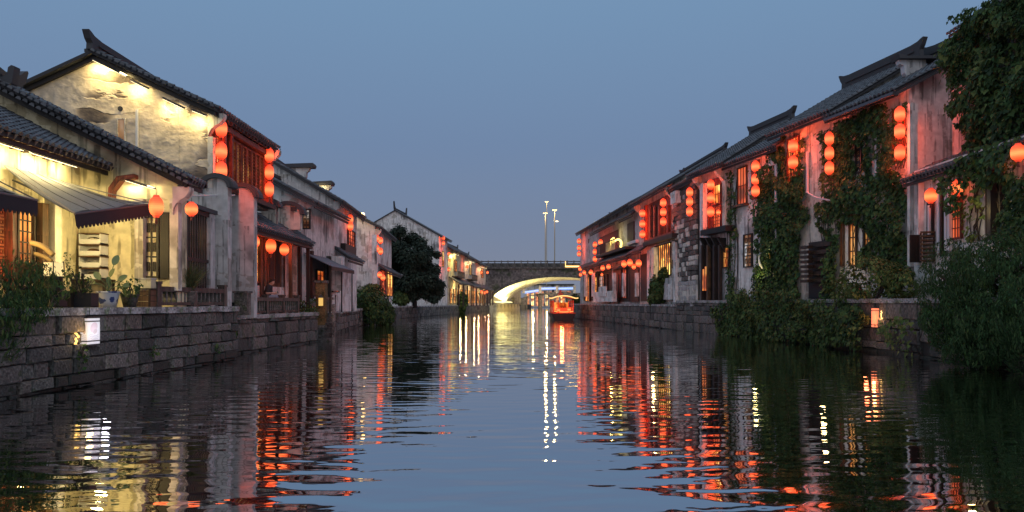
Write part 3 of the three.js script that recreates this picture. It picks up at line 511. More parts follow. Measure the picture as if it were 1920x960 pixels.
// ---------- things on the left quay ----------
function awning(label, A, B, Cc, D, mk) {
  const t = thing('awning', label, 'awning', A), n = 16, th = .03, tr = new Tri(), pt = (i, j, dz) => { const a = A.clone().lerp(B, i), b = D.clone().lerp(Cc, i), p = a.lerp(b, j); p.y += .05 * Math.sin(i * 12) * j * .5 - .1 * Math.sin(j * Math.PI) * (.6 + .4 * Math.cos(i * 6.28)) + dz; return p; };
  for (let i = 0; i < n; i++) for (let j = 0; j < 8; j++) { const q = (dz) => [pt(i / n, j / 8, dz), pt((i + 1) / n, j / 8, dz), pt((i + 1) / n, (j + 1) / 8, dz), pt(i / n, (j + 1) / 8, dz)]; const a = q(th), b = q(0); tr.quad(a[0], a[3], a[2], a[1], 1); tr.quad(b[0], b[1], b[2], b[3], 1); }
  for (const [i0, j0, i1, j1] of [[0, 0, 0, 1], [1, 0, 1, 1], [0, 1, 1, 1]]) tr.quad(pt(i0, j0, 0), pt(i1, j1, 0), pt(i1, j1, th), pt(i0, j0, th), 1);
  const g = tr.geo(); g.deleteAttribute('color'); part('canvas', g, mk, t);
  for (let k = 1; k < 6; k++) { const s = []; for (let j = 0; j <= 8; j++) s.push(pt(k / 6, j / 8, th + .004)); part('seam', tube(s, .009, 10, 4), M.greyWood, t); }
  // scalloped valance
  const u = Cc.clone().sub(D), L = u.length(); u.normalize(); const nrm = u.clone().cross(V3(0, 1, 0)).normalize(), up = nrm.clone().cross(u), m = new THREE.Matrix4().makeBasis(u, up, nrm).setPosition(D), pts = [[0, .02], [L, .02]], ns = 22;
  for (let i = ns; i >= 0; i--) { pts.push([L * i / ns, -.26]); if (i) pts.push([L * (i - .35) / ns, -.34], [L * (i - .65) / ns, -.34]); }
  part('valance', new THREE.ExtrudeGeometry(shapeOf(pts.reverse()), { depth: .015, bevelEnabled: false }).applyMatrix4(m), mat([.02, .02, .028], .85, { map: T.cloth }), t);
  part('front_bar', rod(D, Cc, .03), M.metal, t); for (const i of [.12, .88]) part('arm', rod(A.clone().lerp(B, i).setY(A.y - .25), D.clone().lerp(Cc, i), .025), M.metal, t);
  return t;
}
const cloth = mat([.27, .26, .265], .85, { map: T.cloth });
awning('wide grey striped awning with a dark scalloped edge over the planters', V3(-11.25, 4.72, -17.7), V3(-11.25, 4.72, -20.4), V3(-9.18, 4.22, -20.35), V3(-9.74, 3.68, -17.8), cloth);
awning('second grey awning cut off by the left edge of the picture', V3(-11.25, 4.55, -13.2), V3(-11.25, 4.55, -16.4), V3(-9.62, 3.78, -16.2), V3(-9.5, 3.72, -13), cloth);
function balustrade(label, F, u0, u1, y0, hgt, n, group) {
  const t = thing('balustrade', label, 'railing', F.p((u0 + u1) / 2, y0)), k = Math.max(1, Math.round((u1 - u0) / 1.9));
  for (let i = 0; i <= k; i++) { const u = u0 + (u1 - u0) * i / k; part('post', [BX(F, u - .1, u + .1, y0, y0 + hgt + .06, -.1, .1)], M.greyWood, t); part('post_cap', BX(F, u - .12, u + .12, y0 + hgt + .06, y0 + hgt + .12, -.12, .12), M.greyWood, t); }
  for (let i = 0; i < k; i++) { const a = u0 + (u1 - u0) * i / k + .1, b = u0 + (u1 - u0) * (i + 1) / k - .1; part('rail', BX(F, a, b, y0 + hgt - .13, y0 + hgt, -.09, .09), M.greyWood, t); part('rail', BX(F, a, b, y0 + .04, y0 + .12, -.07, .07), M.greyWood, t); const m = Math.max(2, Math.round((b - a) / .26)); for (let j = 0; j < m; j++) { const u = a + (b - a) * (j + .5) / m; part('baluster', BX(F, u - .04, u + .04, y0 + .12, y0 + hgt - .13, -.045, .045), M.s4, t); } }
  return t;
}
const Fe1 = new Frame(-9.4, 11.5, -8.7, 24.5), Fe2 = new Frame(-9.2, 24.8, -8.85, 35.2);
balustrade('weathered balustrade beside the wooden planter crate and grass pot', Fe1, Fe1.u(292), Fe1.u(417), 1.6, .52);
balustrade('terrace balustrade of stone posts in front of the seated person', Fe2, Fe2.u(462), Fe2.u(556), 1.3, .6);
{ const p = P(455, 570, 26.4), t = thing('gate_post', 'thick square stone post left of the seated person', 'post', V3(p.x, 1.3, p.z)); part('post', box(.42, .72, .42, p.x, 1.66, p.z), M.s2, t); part('cap', box(.5, .07, .5, p.x, 2.055, p.z), M.s1, t); part('side_stone', box(.35, .42, .5, p.x - .45, 1.51, p.z - .1), M.s3, t); }
const Fe3 = new Frame(-8.95, 37, -10.2, 48);
balustrade('far terrace balustrade of narrow upright posts before the canopy bar', Fe3, .6, 8.6, 1.25, .75);
{ // stone lantern pillar with steps at the gap
  const d = 36.2, x = X(603, d), t = thing('stone_pillar', 'square amber-lit stone pillar with a lantern niche at the water steps', 'pillar', V3(x, .9, -d));
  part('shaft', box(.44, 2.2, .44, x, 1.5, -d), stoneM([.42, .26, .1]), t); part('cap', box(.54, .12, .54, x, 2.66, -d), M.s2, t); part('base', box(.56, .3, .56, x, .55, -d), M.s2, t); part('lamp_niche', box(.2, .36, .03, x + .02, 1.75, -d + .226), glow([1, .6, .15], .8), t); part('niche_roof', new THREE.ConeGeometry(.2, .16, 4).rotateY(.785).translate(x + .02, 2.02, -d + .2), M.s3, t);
  const s = thing('water_steps', 'narrow stone steps down to the water beside the amber pillar', 'steps', V3(x + .8, 0, -d)); for (let k = 0; k < 6; k++) part('step', box(1.1, .2, .4, x + .15, 1.15 - k * .22, -d - .6 + k * .0 + .1 + k * .25), M.s3, s); part('side_post', box(.12, 2.1, .12, x + .75, .6, -d + .9), M.s4, s);
}
// crates, pots, lamps and clutter under the awning
{ const x = X(168, 20.6), F = new Frame(x - .28, 20.6, x + .28, 20.6); for (let k = 0; k < 4; k++) { const v = 2.32 + k * .3, t = thing('storage_bin', ['lowest white storage bin under the awning', 'second white storage bin from the bottom of its stack', 'third white storage bin from the bottom of its stack', 'topmost white storage bin of its stack under the awning'][k], 'bin', F.p(.28, v), 'stacked storage bins');
  part('tray', [BX(F, 0, .56, v, v + .03, -.4, 0), BX(F, 0, .03, v, v + .27, -.4, 0), BX(F, .53, .56, v, v + .27, -.4, 0), BX(F, .03, .53, v, v + .27, -.4, -.37), BX(F, .03, .53, v + .03, v + .12, -.03, 0)], mat([.62, .62, .6], .5), t); part('goods', new THREE.SphereGeometry(.14, 10, 8).scale(1.3, .6, .8).translate(...F.p(.28, v + .11, -.2).toArray()), [M.greyWood, M.cope, M.oak, M.pale][k], t); part('rim', BX(F, -.01, .57, v + .26, v + .285, -.41, .01), M.oak, t); }
  const t = thing('low_table', 'dark low table carrying the stacked white bins', 'table', V3(x, 1.6, -20.7)); part('tabletop', box(.9, .06, .6, x, 2.28, -20.8), M.wood, t); for (const [a, b] of [[-.4, -.25], [.4, -.25], [-.4, .25], [.4, .25]]) part('leg', box(.06, .66, .06, x + a, 1.92, -20.8 + b), M.wood, t); }
const quayD = (px, inset) => { const [u] = E1.at(px, HZ, -inset); return -E1.p(u, 0, -inset).z; };
function pot(label, px, d0, r, h, m, o = {}) { const d = quayD(px, .3), x = X(px, d), t = thing('flower_pot', label, 'pot', V3(x, 1.6, -d)); part('bowl', new THREE.LatheGeometry([[.0, 0], [r * .7, 0], [r * .82, h * .4], [r, h * .9], [r * 1.08, h * .92], [r * 1.08, h], [r * .92, h], [r * .9, h * .9]].map(([a, b]) => new THREE.Vector2(a, b)), 18).translate(x, 1.6, -d), m, t); part('soil', new THREE.CylinderGeometry(r * .9, r * .9, .02, 16).translate(x, 1.6 + h * .9, -d), M.black, t); return t; }
const blueWhite = mat([.55, .57, .62], .35, { map: tex(128, 1, (x, y) => { const k = fbm(x * 8, y * 8, 8, 141); return k > .52 ? [.22, .3, .55] : [.92, .93, .95]; }, true) });
pot('blue and white glazed pot with a leafy plant on the coping', 203, 16.6, .24, .36, blueWhite);
pot('dark round pot right of the blue and white one', 243, 17.6, .2, .3, M.s3); pot('dark pot holding the tall grass by the balustrade', 350, 20.6, .26, .42, M.s2);
for (const [label, px0, px1, d, h, m] of [['long black planter trough under the herb stems', 122, 178, 16.3, .3, M.black], ['black planter trough nearest the dark bush', 76, 118, 15.6, .28, M.black]]) { const d2 = quayD((px0 + px1) / 2, .35), a = X(px0, d2), b = X(px1, d2), t = thing('planter_trough', label, 'planter', V3((a + b) / 2, 1.6, -d2)); part('trough', [box(b - a, .02, .3, (a + b) / 2, 1.62, -d2), box(b - a, h, .02, (a + b) / 2, 1.61 + h / 2, -d2 + .15), box(b - a, h, .02, (a + b) / 2, 1.61 + h / 2, -d2 - .15), box(.02, h, .28, a + .01, 1.61 + h / 2, -d2), box(.02, h, .28, b - .01, 1.61 + h / 2, -d2)], m, t); part('soil', box(b - a - .04, .03, .26, (a + b) / 2, 1.58 + h * .85, -d2), M.black, t); }
{ const d = quayD(275, .3), x = X(275, d), t = thing('wooden_crate', 'orange-brown wooden planter crate topped by a beige box beside the pots', 'crate', V3(x, 1.6, -d)); for (let k = 0; k < 3; k++) part('plank', box(.36, .13, .36, x, 1.67 + k * .14, -d), M.oak, t); for (const s of [-1, 1]) part('batten', box(.04, .42, .02, x + s * .15, 1.82, -d + .19), M.wood, t); part('lid', box(.4, .03, .4, x, 2.045, -d), M.wood, t);
  const b = thing('beige_box', 'small beige box standing on the wooden crate', 'box', V3(x, 2.06, -d)); part('box_body', box(.34, .22, .3, x, 2.175, -d), M.cream, b); part('lid', box(.36, .03, .32, x, 2.3, -d), M.pale, b); }
{ const d = quayD(100, .9), x = X(100, d), y = Y(505, d), t = thing('table_lamp', 'glowing drum-shaped paper lamp under the awning among the stems', 'lamp', V3(x, 1.95, -d)); part('lamp_shade', new THREE.CylinderGeometry(.2, .22, .28, 18).translate(x, y, -d), glow([1, .78, .34], .95), t); for (let k = 0; k < 6; k++) { const a = k * 1.047; part('rib', rod(V3(x + .24 * Math.cos(a), y - .17, -d + .24 * Math.sin(a)), V3(x + .22 * Math.cos(a), y + .17, -d + .22 * Math.sin(a)), .012), M.wood, t); } part('foot', new THREE.CylinderGeometry(.18, .2, y - 1.95 - .15, 14).translate(x, (1.95 + y - .15) / 2, -d), M.wood, t); point('table_lamp', V3(x, y, -d), [1, .78, .35], 1.2, 6);
  const b = thing('serving_table', 'low wooden table behind the planters carrying the glowing paper lamp', 'table', V3(x, 1.6, -d)); part('tabletop', box(1.1, .05, .6, x, 1.925, -d), M.wood, b); for (const s of [-.48, .48]) part('leg', box(.06, .3, .5, x + s, 1.75, -d), M.wood, b); }
{ const d = 17.3, t = thing('folded_parasol', 'yellow-beige folded parasol leaning over the paper lamp', 'parasol', P(70, 560, d)); part('cloth', tube([P(58, 455, d), P(80, 462, d), P(100, 478, d)], .06, 12, 7), mat([.3, .22, .1], .9, { map: T.cloth }), t); part('cloth', tube([P(62, 475, d + .1), P(80, 480, d + .1), P(97, 490, d + .1)], .045, 12, 7), mat([.26, .19, .09], .9, { map: T.cloth }), t); part('pole', rod(P(60, 452, d), P(56, 560, d), .025), M.wood, t); }
{ const d = 17.6, x = X(40, d), t = thing('wooden_chair', 'dark wooden chair behind the bush in the shop front', 'chair', V3(x, 1.6, -d)); part('seat', box(.45, .05, .45, x, 2.05, -d), M.wood, t); part('backrest', box(.42, .4, .04, x, 2.4, -d - .2), M.wood, t); for (const a of [-.19, .19]) for (const b of [-.19, .19]) part('leg', box(.05, b < 0 ? .98 : .44, .05, x + a, b < 0 ? 2.09 : 1.82, -d + b), M.wood, t); }
// lit boxes hung on the embankment
function signBox(label, F, px0, px1, py0, py1, face, color, I) {
  const a = F.at(px0, py0, .14), b = F.at(px0, py1, .14), u1 = F.u(px1, .14), t = thing('lantern_box', label, 'sign lamp', F.p((a[0] + u1) / 2, b[1], .1), 'boxes of light hung on the embankments');
  part('lamp_box', BX(F, a[0], u1, b[1], a[1], .05, .2), face, t); part('frame', [BX(F, a[0] - .02, u1 + .02, a[1], a[1] + .03, .03, .22)], M.black, t); part('frame', [BX(F, a[0] - .02, u1 + .02, b[1] - .03, b[1], .03, .22)], M.black, t); for (const y of [.12, .88]) part('band', BX(F, a[0] - .004, u1 + .004, b[1] + (a[1] - b[1]) * y - .012, b[1] + (a[1] - b[1]) * y + .012, .046, .204), M.black, t);
  part('hanger', rod(F.p((a[0] + u1) / 2, a[1], .12), F.p((a[0] + u1) / 2, a[1] + .12, .05), .012), M.black, t); point('sign_lamp', F.p((a[0] + u1) / 2, (a[1] + b[1]) / 2, .45), color, I, 4);
}
function bulbString(label, F, px, py0, py1, color) { const a = F.at(px, py0, .08), b = F.at(px, py1, .08), t = thing('bulb_string', label, 'string lights', F.p(a[0], a[1], .08)); part('cable', rod(F.p(a[0], a[1] + .1, .06), F.p(a[0], b[1], .06), .008), M.black, t); const n = 13; for (let i = 0; i < n; i++) { const s = new THREE.SphereGeometry(.03, 8, 6).translate(...F.p(a[0] + rr(-.05, .05), a[1] + (b[1] - a[1]) * i / (n - 1), .09).toArray()); part('bulb', s, glow(color, 2.2), t); } point('bulb_string', F.p(a[0], (a[1] + b[1]) / 2, .35), color, .35, 3); }
const pic = document.createElement('canvas'); pic.width = 64; pic.height = 128; { const c = pic.getContext('2d'); c.fillStyle = '#e9e7ee'; c.fillRect(0, 0, 64, 128); c.fillStyle = '#c08d9c'; c.beginPath(); c.ellipse(34, 46, 17, 26, .3, 0, 7); c.fill(); c.fillStyle = '#8f4f4c'; c.beginPath(); c.ellipse(40, 66, 9, 13, .5, 0, 7); c.fill(); c.strokeStyle = '#6f6d86'; c.lineWidth = 2; for (let i = 0; i < 4; i++) { c.beginPath(); c.moveTo(10 + i * 4, 84 + i * 9); c.bezierCurveTo(25, 70 + i * 9, 40, 98 + i * 6, 56, 82 + i * 9); c.stroke(); } }
const picT = new THREE.CanvasTexture(pic); picT.colorSpace = THREE.SRGBColorSpace;
signBox('white lit box with a pinkish picture hung on the left embankment', E1, 158, 182, 597, 646, new THREE.MeshStandardMaterial({ color: C(.4, .4, .4), emissive: C(1, .98, 1), emissiveIntensity: .5, emissiveMap: picT }), [.9, .85, 1], .35);
bulbString('string of tiny yellow bulbs left of the white lit box', E1, 143, 598, 648, [1, .6, .15]);
// ================= RIGHT BANK =================
const FR1 = new Frame(7.85, 92, 10.97, 47), FR2 = new Frame(10.97, 47, 14.4, 29);
const seg = (F, a, b) => F.sub(F.u(a), F.u(b));
{ // A: far end
  const F = seg(FR1, 1088, 1198), t = house('canal_house', 'far right plastered house with a neon-lit balcony nearest the bridge', F, { eave: 9.75, rise: 1.8, rw: -3.5, over: .5, wall: M.grey, v0: .2, v1: .1, lift: .25, base: 1.5 });
  ox('back_panel', t, F, 1094, 1147, 514, 564, .004, .016, M.dark); ox('back_panel', t, F, 1150, 1197, 505, 566, .004, .016, M.wood); ox('beam', t, F, 1091, 1197, 512, 516, .55, .75, M.dark); for (const p of [1104, 1120, 1136, 1158, 1178]) ox('post', t, F, p, p + 1.6, 514, 565, .02, .16, M.wood);
  part('vent', new THREE.CylinderGeometry(.25, .25, .06, 14).rotateX(Math.PI / 2).applyMatrix4(new THREE.Matrix4().makeBasis(F.U, V3(0, 1, 0), F.N)).translate(...F.p(...F.at(1104, 452), .02).toArray()), M.black, t);
  pent(t, F, F.u(1092), F.L - .1, 1.0, 5.35, -.1, 6.0);
  pent(t, F, F.u(1122), F.u(1170), .9, 8.55, 0, 9.1, 'balcony_roof'); pent(t, F, F.u(1172), F.L, .6, 8.6, 0, 9.1, 'eave_roof');
  ox('back_panel', t, F, 1124, 1160, 446, 479, .005, .02, M.wood); ox('balcony_floor', t, F, 1117, 1172, 480, 484, 0, .9, M.dark);
  const a = F.at(1119, 461, .85), b = F.u(1152, .85); part('balcony_rail', BX(F, a[0], b, a[1] - .08, a[1], .8, .9), M.dark, t);
  for (let k = 0; k <= 16; k++) { const u = a[0] + (b - a[0]) * k / 16; part('baluster', BX(F, u - .05, u + .05, 6.25, a[1] - .08, .82, .88), k < 9 ? M.wood : M.cream, t); }
  ox('shutter', t, F, 1176, 1188, 420, 455, .01, .1, M.dark); ox('sill', t, F, 1175, 1192, 455, 460, .01, .25, M.pipe);
  for (const p of [1095, 1109, 1148, 1166, 1190]) ox('pillar', t, F, p, p + 3, 512, 556, .6, .8, M.white);
  winPx(t, F, 1098, 1107, 520, 565, { cols: 2, rows: 5, pane: M.amber, frame: M.dark, w: .02 }); winPx(t, F, 1112, 1120, 520, 560, { cols: 2, rows: 5, pane: M.gold, frame: M.dark, w: .02 }); winPx(t, F, 1124, 1134, 518, 556, { cols: 3, rows: 5, pane: M.cold, frame: M.dark, w: .02 });
  ox('low_wall', t, F, 1112, 1148, 548, 566, .5, .9, M.white); ox('low_wall', t, F, 1122, 1136, 538, 556, .9, 1.0, M.white); ox('door', t, F, 1150, 1164, 508, 560, .02, .1, M.red);
  winPx(t, F, 1168, 1176, 505, 560, { cols: 2, rows: 6, pane: M.dimRed, frame: M.dark, w: .02 }); ox('door', t, F, 1180, 1197, 505, 566, .02, .12, M.wood);
  const n = thing('neon_sign', 'curled yellow neon tube glowing on the balcony', 'neon sign', F.p(...F.at(1150, 456, .5), .5)), q = [[1146, 450], [1151, 447], [1149, 455], [1154, 451], [1160, 449], [1165, 455], [1164, 463]].map(([x, y]) => F.p(...F.at(x, y, .5), .5));
  part('neon_tube', tube(q, .085, 40, 6), glow([1, .8, .2], 3), n); point('neon_sign', q[3].clone().addScaledVector(F.N, .3), [1, .72, .2], 5, 6); part('bracket', rod(q[4], F.p(...F.at(1160, 452, .05), .05), .03), M.black, n);
  lstring(1085.5, [452, 464.5, 476], 9, [F, .7], 'at the far end of the row, against the bridge', 1.6); lstring(1115.5, [458.5, 472, 485.5], 8, [F, 1.0], 'on the left post of the neon balcony', 1.5);
  lone(1126, 454, 8.5, [F, .8], 'single lantern above the rail of the neon balcony', 1.5); lone(1087.5, 504, 6.5, [F, 1.1], 'upper of two small lanterns at the last corner by the bridge', 1.5); lone(1088.5, 515, 5.5, [F, 1.1], 'lower of two small lanterns at the last corner by the bridge', 1.3);
  lone(1095.5, 511, 6.5, [F, 1.1], 'first lantern from the bridge under the long lean-to', 1.5); lone(1108, 510.5, 7.5, [F, 1.1], 'second lantern from the bridge under the long lean-to', 1.5); lone(1130, 502.5, 8, [F, 1.1], 'third lantern from the bridge under the long lean-to', 1.5); lone(1141, 500, 8, [F, 1.1], 'fourth lantern from the bridge under the long lean-to', 1.5); lone(1128.5, 515, 4.5, [F, .9], 'small yellowish lantern below the third one under the lean-to', 1.2);
  lone(1170, 495, 10, [F, 1.1], 'left of four lanterns crowded before the brown door', 1.5); lone(1181, 492.5, 10.5, [F, 1.1], 'second of four lanterns crowded before the brown door', 1.5); lone(1188.5, 500, 8, [F, .7], 'lowest, smaller lantern of four crowded before the brown door', 1.5); lone(1197.5, 493.5, 11, [F, 1.1], 'rightmost of four lanterns crowded before the brown door', 1.5);
}
{ // B: red upper storey
  const F = seg(FR1, 1199, 1262), t = house('canal_house', 'right bank house with a glowing red timber upper storey and slatted ground floor', F, { eave: 9.6, rise: 2.0, rw: -3.4, over: .75, wall: M.pale, lift: .12, base: 1.5, rh: .35 });
  const y0 = 386, y1 = 452;
  ox('red_panel', t, F, 1207, 1258, y0 + 2, y1, .01, .04, M.red); for (const p of [1207, 1216, 1224, 1233, 1249]) ox('post', t, F, p, p + 3, y0, y1, .02, .18, M.red); for (const [a, b] of [[1219, 1224], [1227, 1232], [1236, 1242], [1244, 1249]]) winPx(t, F, a, b, y0 + 4, y1 - 3, { w: .05, cols: 3, rows: 8, pane: M.dimRed, frame: M.wood, bar: .03 });
  ox('sill', t, F, 1207, 1260, y1 - 1, y1 + 4, 0, .3, M.red); corbel(t, F, F.L - .3, F.L, 9.3, .5, 1.1, M.pale); corbel(t, F, 0, .25, 9.3, .5, 1.1, M.pale);
  ox('pier', t, F, 1213, 1218, 470, 560, .0, .3, M.white); ox('pillar', t, F, 1221, 1226, 465, 565, .05, .4, M.pale);
  winPx(t, F, 1229, 1259, 462, 520, { style: 'slats', cols: 8, bar: .16, pane: M.gold, frame: M.dark, w: .02 }); ox('dado', t, F, 1229, 1260, 524, 562, .02, .25, M.grey); ox('beam', t, F, 1205, 1260, 455, 462, 0, .5, M.dark);
  ox('back_panel', t, F, 1201, 1228, 478, 565, .004, .02, M.wood); ox('sculpted_plaque', t, F, 1249, 1257, 533, 562, .25, .33, M.white); pent(t, F, .1, F.u(1220), .8, 5.55, 0, 6.1);
  lstring(1204.5, [400, 419.5, 439], 12, [F, .62], 'at the left end of the red timber storey', 2.4); lstring(1243.5, [380, 397.5, 415.5], 11.5, [F, .62], 'on the red timber storey beside the rubble wall', 2.4);
}
{ // C: rubble wall
  const F = seg(FR1, 1263, 1309), t = house('rubble_house', 'rough rubble-stone house wall with peeling plaster between two lantern strings', F, { eave: 9.15, rise: 1.8, rw: -3.4, over: .35, wall: M.mortar, lift: .2, base: 1.5, rh: .2 });
  const RM = [M.rubble, M.s3, M.s2, M.dirty, M.s1, M.rubble];
  for (let v = 1.55, r = 0; v < 9.0; v += .3, r++) for (let u = -rr(0, .3); u < F.L - .15;) { const [w, g] = stonePool[Math.floor(rnd() * 36)], s = Math.min(1, (F.L - Math.max(u, 0)) / w); const uu = Math.max(u, 0); const m = new THREE.Mesh(g, v < 2.9 ? M.dirty : v < 6.4 && rnd() < .4 ? M.pale : RM[Math.floor(rnd() * 6)]); m.name = 'stone'; new THREE.Matrix4().multiplyMatrices(F.m, new THREE.Matrix4().compose(V3(uu + w * s / 2, v + .15, rr(-.08, .0)), new THREE.Quaternion().setFromEuler(new THREE.Euler(rr(-.05, .05), rr(-.05, .05), rr(-.05, .05))), V3(s * .97, rr(.86, .97), 1))).decompose(m.position, m.quaternion, m.scale); m.position.sub(baseOf.get(t)); m.castShadow = m.receiveShadow = true; t.add(m); u = uu + w; }
  ox('pilaster', t, F, 1262.5, 1266, 455, 570, .05, .3, M.white); part('base_course', BX(F, 0, F.L, 1.5, 1.75, .1, .35), M.cope, t); ox('plaster_panel', t, F, 1270, 1308, 536, 566, .09, .12, M.pale);
  ox('corbel', t, F, 1257, 1266, 362, 384, .05, .45, M.white);
  lstring(1293, [360.5, 378, 396.5], 12.5, [F, .55], 'against the rubble-stone wall', .9);
}
{ // D: arched red bay
  const F = seg(FR2, 1312, 1371), t = house('canal_house', 'narrow right bank house with a red-lit arched bay above dark timber posts', F, { eave: 9.45, rise: 2.1, rw: -3.4, over: .7, wall: M.grey, lift: .14, base: 1.5, rh: .5 });
  ox('red_panel', t, F, 1320, 1354, 342, 432, .01, .04, M.red); ox('pier', t, F, 1312, 1318, 345, 434, 0, .35, M.white); ox('pier', t, F, 1354, 1359, 340, 432, 0, .35, M.pale);
  corbel(t, F, F.u(1313), F.u(1317), 9.1, .55, 1.1, M.pale); corbel(t, F, F.u(1355), F.u(1359), 9.1, .55, 1.1, M.pale);
  winPx(t, F, 1321, 1330, 350, 430, { w: .05, cols: 3, rows: 12, pane: M.dimRed, frame: M.red }); winPx(t, F, 1338, 1353, 348, 385, { w: .05, cols: 3, rows: 2, pane: M.gold, frame: M.red }); winPx(t, F, 1338, 1353, 388, 430, { w: .05, cols: 3, rows: 6, pane: M.dimRed, frame: M.red });
  ox('bay_sill', t, F, 1313, 1360, 432, 442, 0, .55, M.dark); for (const p of [1316, 1327, 1338, 1350]) { const [u, v] = F.at(p, 446, .3); part('bracket', prismU(F, [[0, v - .9], [0, v], [.5, v]], u, u + .15), M.dark, t); }
  for (const p of [1313, 1324, 1336, 1346]) ox('post', t, F, p, p + 3, 460, 566, .1, .28, p === 1324 ? M.oak : M.wood); winPx(t, F, 1357, 1369, 464, 503, { w: .03, cols: 4, rows: 2, pane: M.amber, frame: M.wood }); ox('door', t, F, 1316, 1348, 450, 566, .01, .06, M.dark);
  ox('lamp_panel', t, F, 1317, 1319, 505, 545, .3, .34, M.amber); ox('lamp_panel', t, F, 1321, 1323, 500, 545, .3, .34, M.amber);
  lstring(1332.5, [346, 371, 397], 13.5, [F, .55], 'in the middle of the red-lit arched bay', 2.4); lone(1347, 398, 8, [F, .3], 'small square lantern behind the arched bay string', .5);
}
{ // E: white wall
  const F = seg(FR2, 1372, 1467), t = house('canal_house', 'white plastered right bank house half hidden under climbing creeper', F, { eave: 9.2, rise: 1.9, rw: -3.4, over: .5, wall: M.white, lift: .2, base: 1.5, rh: .25 });
  winPx(t, F, 1384, 1402, 316, 386, { w: .02, cols: 3, rows: 2, pane: M.dimRed, frame: M.wood }); part('sill', BX(F, F.u(1382), F.u(1405), F.v(1384, 390), F.v(1384, 386), 0, .3), M.oak, t);
  winPx(t, F, 1396, 1412, 440, 502, { w: .02, cols: 2, rows: 3, pane: M.cold, frame: M.dark, style: 'fret', bar: .05 }); winPx(t, F, 1436, 1448, 455, 500, { w: .02, cols: 2, rows: 3, pane: M.lime, frame: M.wood });
  ox('back_panel', t, F, 1408, 1424, 305, 375, .01, .05, M.red); ox('drainpipe', t, F, 1452, 1455, 300, 500, .05, .2, M.pipe); ox('drainpipe', t, F, 1432, 1434, 440, 500, .1, .2, M.pipe); ox('utility_box', t, F, 1441, 1450, 297, 312, .05, .25, M.pipe);
  part('hose', tube([F.p(...F.at(1432, 470, .3), .3), F.p(...F.at(1424, 478, .45), .45), F.p(...F.at(1425, 495, .45), .45), F.p(...F.at(1430, 503, .3), .3)], .05, 20, 6), M.pipe, t);
  lstring(1416.5, [312, 336, 358], 15, [F, .55], 'on the white plastered house among creeper tips', 1.8);
}
{ // F: red plaster between creepers
  const F = seg(FR2, 1468, 1579), t = house('canal_house', 'creeper-covered house with a tall bare strip of red-lit plaster', F, { eave: 9.85, rise: 2.0, rw: -3.4, over: .7, wall: M.pale, lift: .15, base: 1.5, rh: .6 });
  winPx(t, F, 1478, 1500, 262, 345, { w: .02, cols: 4, rows: 10, pane: M.amber, frame: M.red }); winPx(t, F, 1548, 1566, 250, 330, { w: .02, cols: 4, rows: 9, pane: M.dimRed, frame: M.red });
  part('cable', tube([F.p(...F.at(1512, 360, .2), .2), F.p(...F.at(1530, 370, .25), .25), F.p(...F.at(1558, 376, .2), .2)], .035, 20, 5), M.pipe, t);
  ox('drainpipe', t, F, 1511, 1513, 285, 362, .03, .12, M.pipe);
  for (let k = 0; k < 8; k++) ox('louvre_slat', t, F, 1500, 1514, 462 + k * 9, 467 + k * 9, .35, .6, M.wood); for (let k = 0; k < 6; k++) ox('plank', t, F, 1516, 1556, 458 + k * 13, 465 + k * 13, .2, .3, M.wood); ox('door', t, F, 1516, 1556, 455, 560, .02, .1, M.black);
  lstring(1487, [274, 304], 18, [F, .6], 'before the lattice window left of the red plaster', 3.6); lstring(1555, [260, 287, 315], 16.5, [F, .6], 'buried in creeper right of the red plaster', 3.6);
}
const FG = seg(FR2, 1580, 1704);
{ // G: near end with the pale gable
  const F = FG, t = house('canal_house', 'creeper-covered house ending in a pale bare gable wall', F, { eave: 9.6, rise: 2.2, rw: -4.2, over: .7, wall: M.white, lift: .15, base: 1.5, rh: .6, v1: .25 });
  winPx(t, F, 1606, 1618, 262, 326, { w: .02, cols: 3, rows: 5, pane: M.cold, frame: M.dark, style: 'fret', bar: .03 }); ox('drainpipe', t, F, 1640, 1643, 255, 325, .05, .16, M.pipe); winPx(t, F, 1676, 1698, 205, 305, { w: .02, cols: 4, rows: 10, pane: M.dimRed, frame: M.red });  // dimRed pane glows in place of red lantern light on the bay
  winPx(t, F, 1578, 1584, 415, 500, { w: .02, cols: 1, rows: 4, pane: M.amber, frame: M.oak }); winPx(t, F, 1594, 1608, 418, 500, { w: .02, cols: 2, rows: 3, pane: M.warm, frame: M.oak, bar: .05 }); winPx(t, F, 1622, 1636, 430, 470, { w: .02, cols: 2, rows: 2, pane: M.lime, frame: M.dark }); ox('drainpipe', t, F, 1660, 1668, 425, 475, .05, .14, M.pipe);
  ox('pilaster', t, F, 1701, 1706, 195, 500, -.1, .22, M.white);
  part('gutter', BX(F, -.1, F.L + .2, t.o.ve - .06, t.o.ve + .05, .68, .8), M.metal, t.o.roof);
  part('verge_board', prismU(F, [[.7, t.o.ve - .1], [-4.2, t.o.top - .1], [-4.2, t.o.top], [.7, t.o.ve]], F.L + .2, F.L + .3), M.ridge, t.o.roof);
  lstring(1687, [214, 246, 286], 19, [F, .62], 'in red creeper before the pale bare gable', 3.6);
  { const G = new Frame(X(1683, 31), 31, X(1757, 31), 31), v = Y(112, 31); const s = thing('stepped_parapet', 'flat-capped parapet end jutting over the roof by the pale gable', 'parapet', G.p(.7, 9)); part('wall', BX(G, .35, 1.1, 9.6, v, -.3, 0), M.grey, s); part('cap', prismW(G, [[-.0, v], [1.5, v], [1.55, v + .12], [.3, v + .1], [-.06, v + .2]], -.5, .2), M.ridge, s); part('corbel', prismW(G, [[.36, v], [.05, v], [.1, v - .15], [.25, v - .22], [.28, v - .5], [.36, v - .6]], -.3, -.01), M.pipe, s); }
}
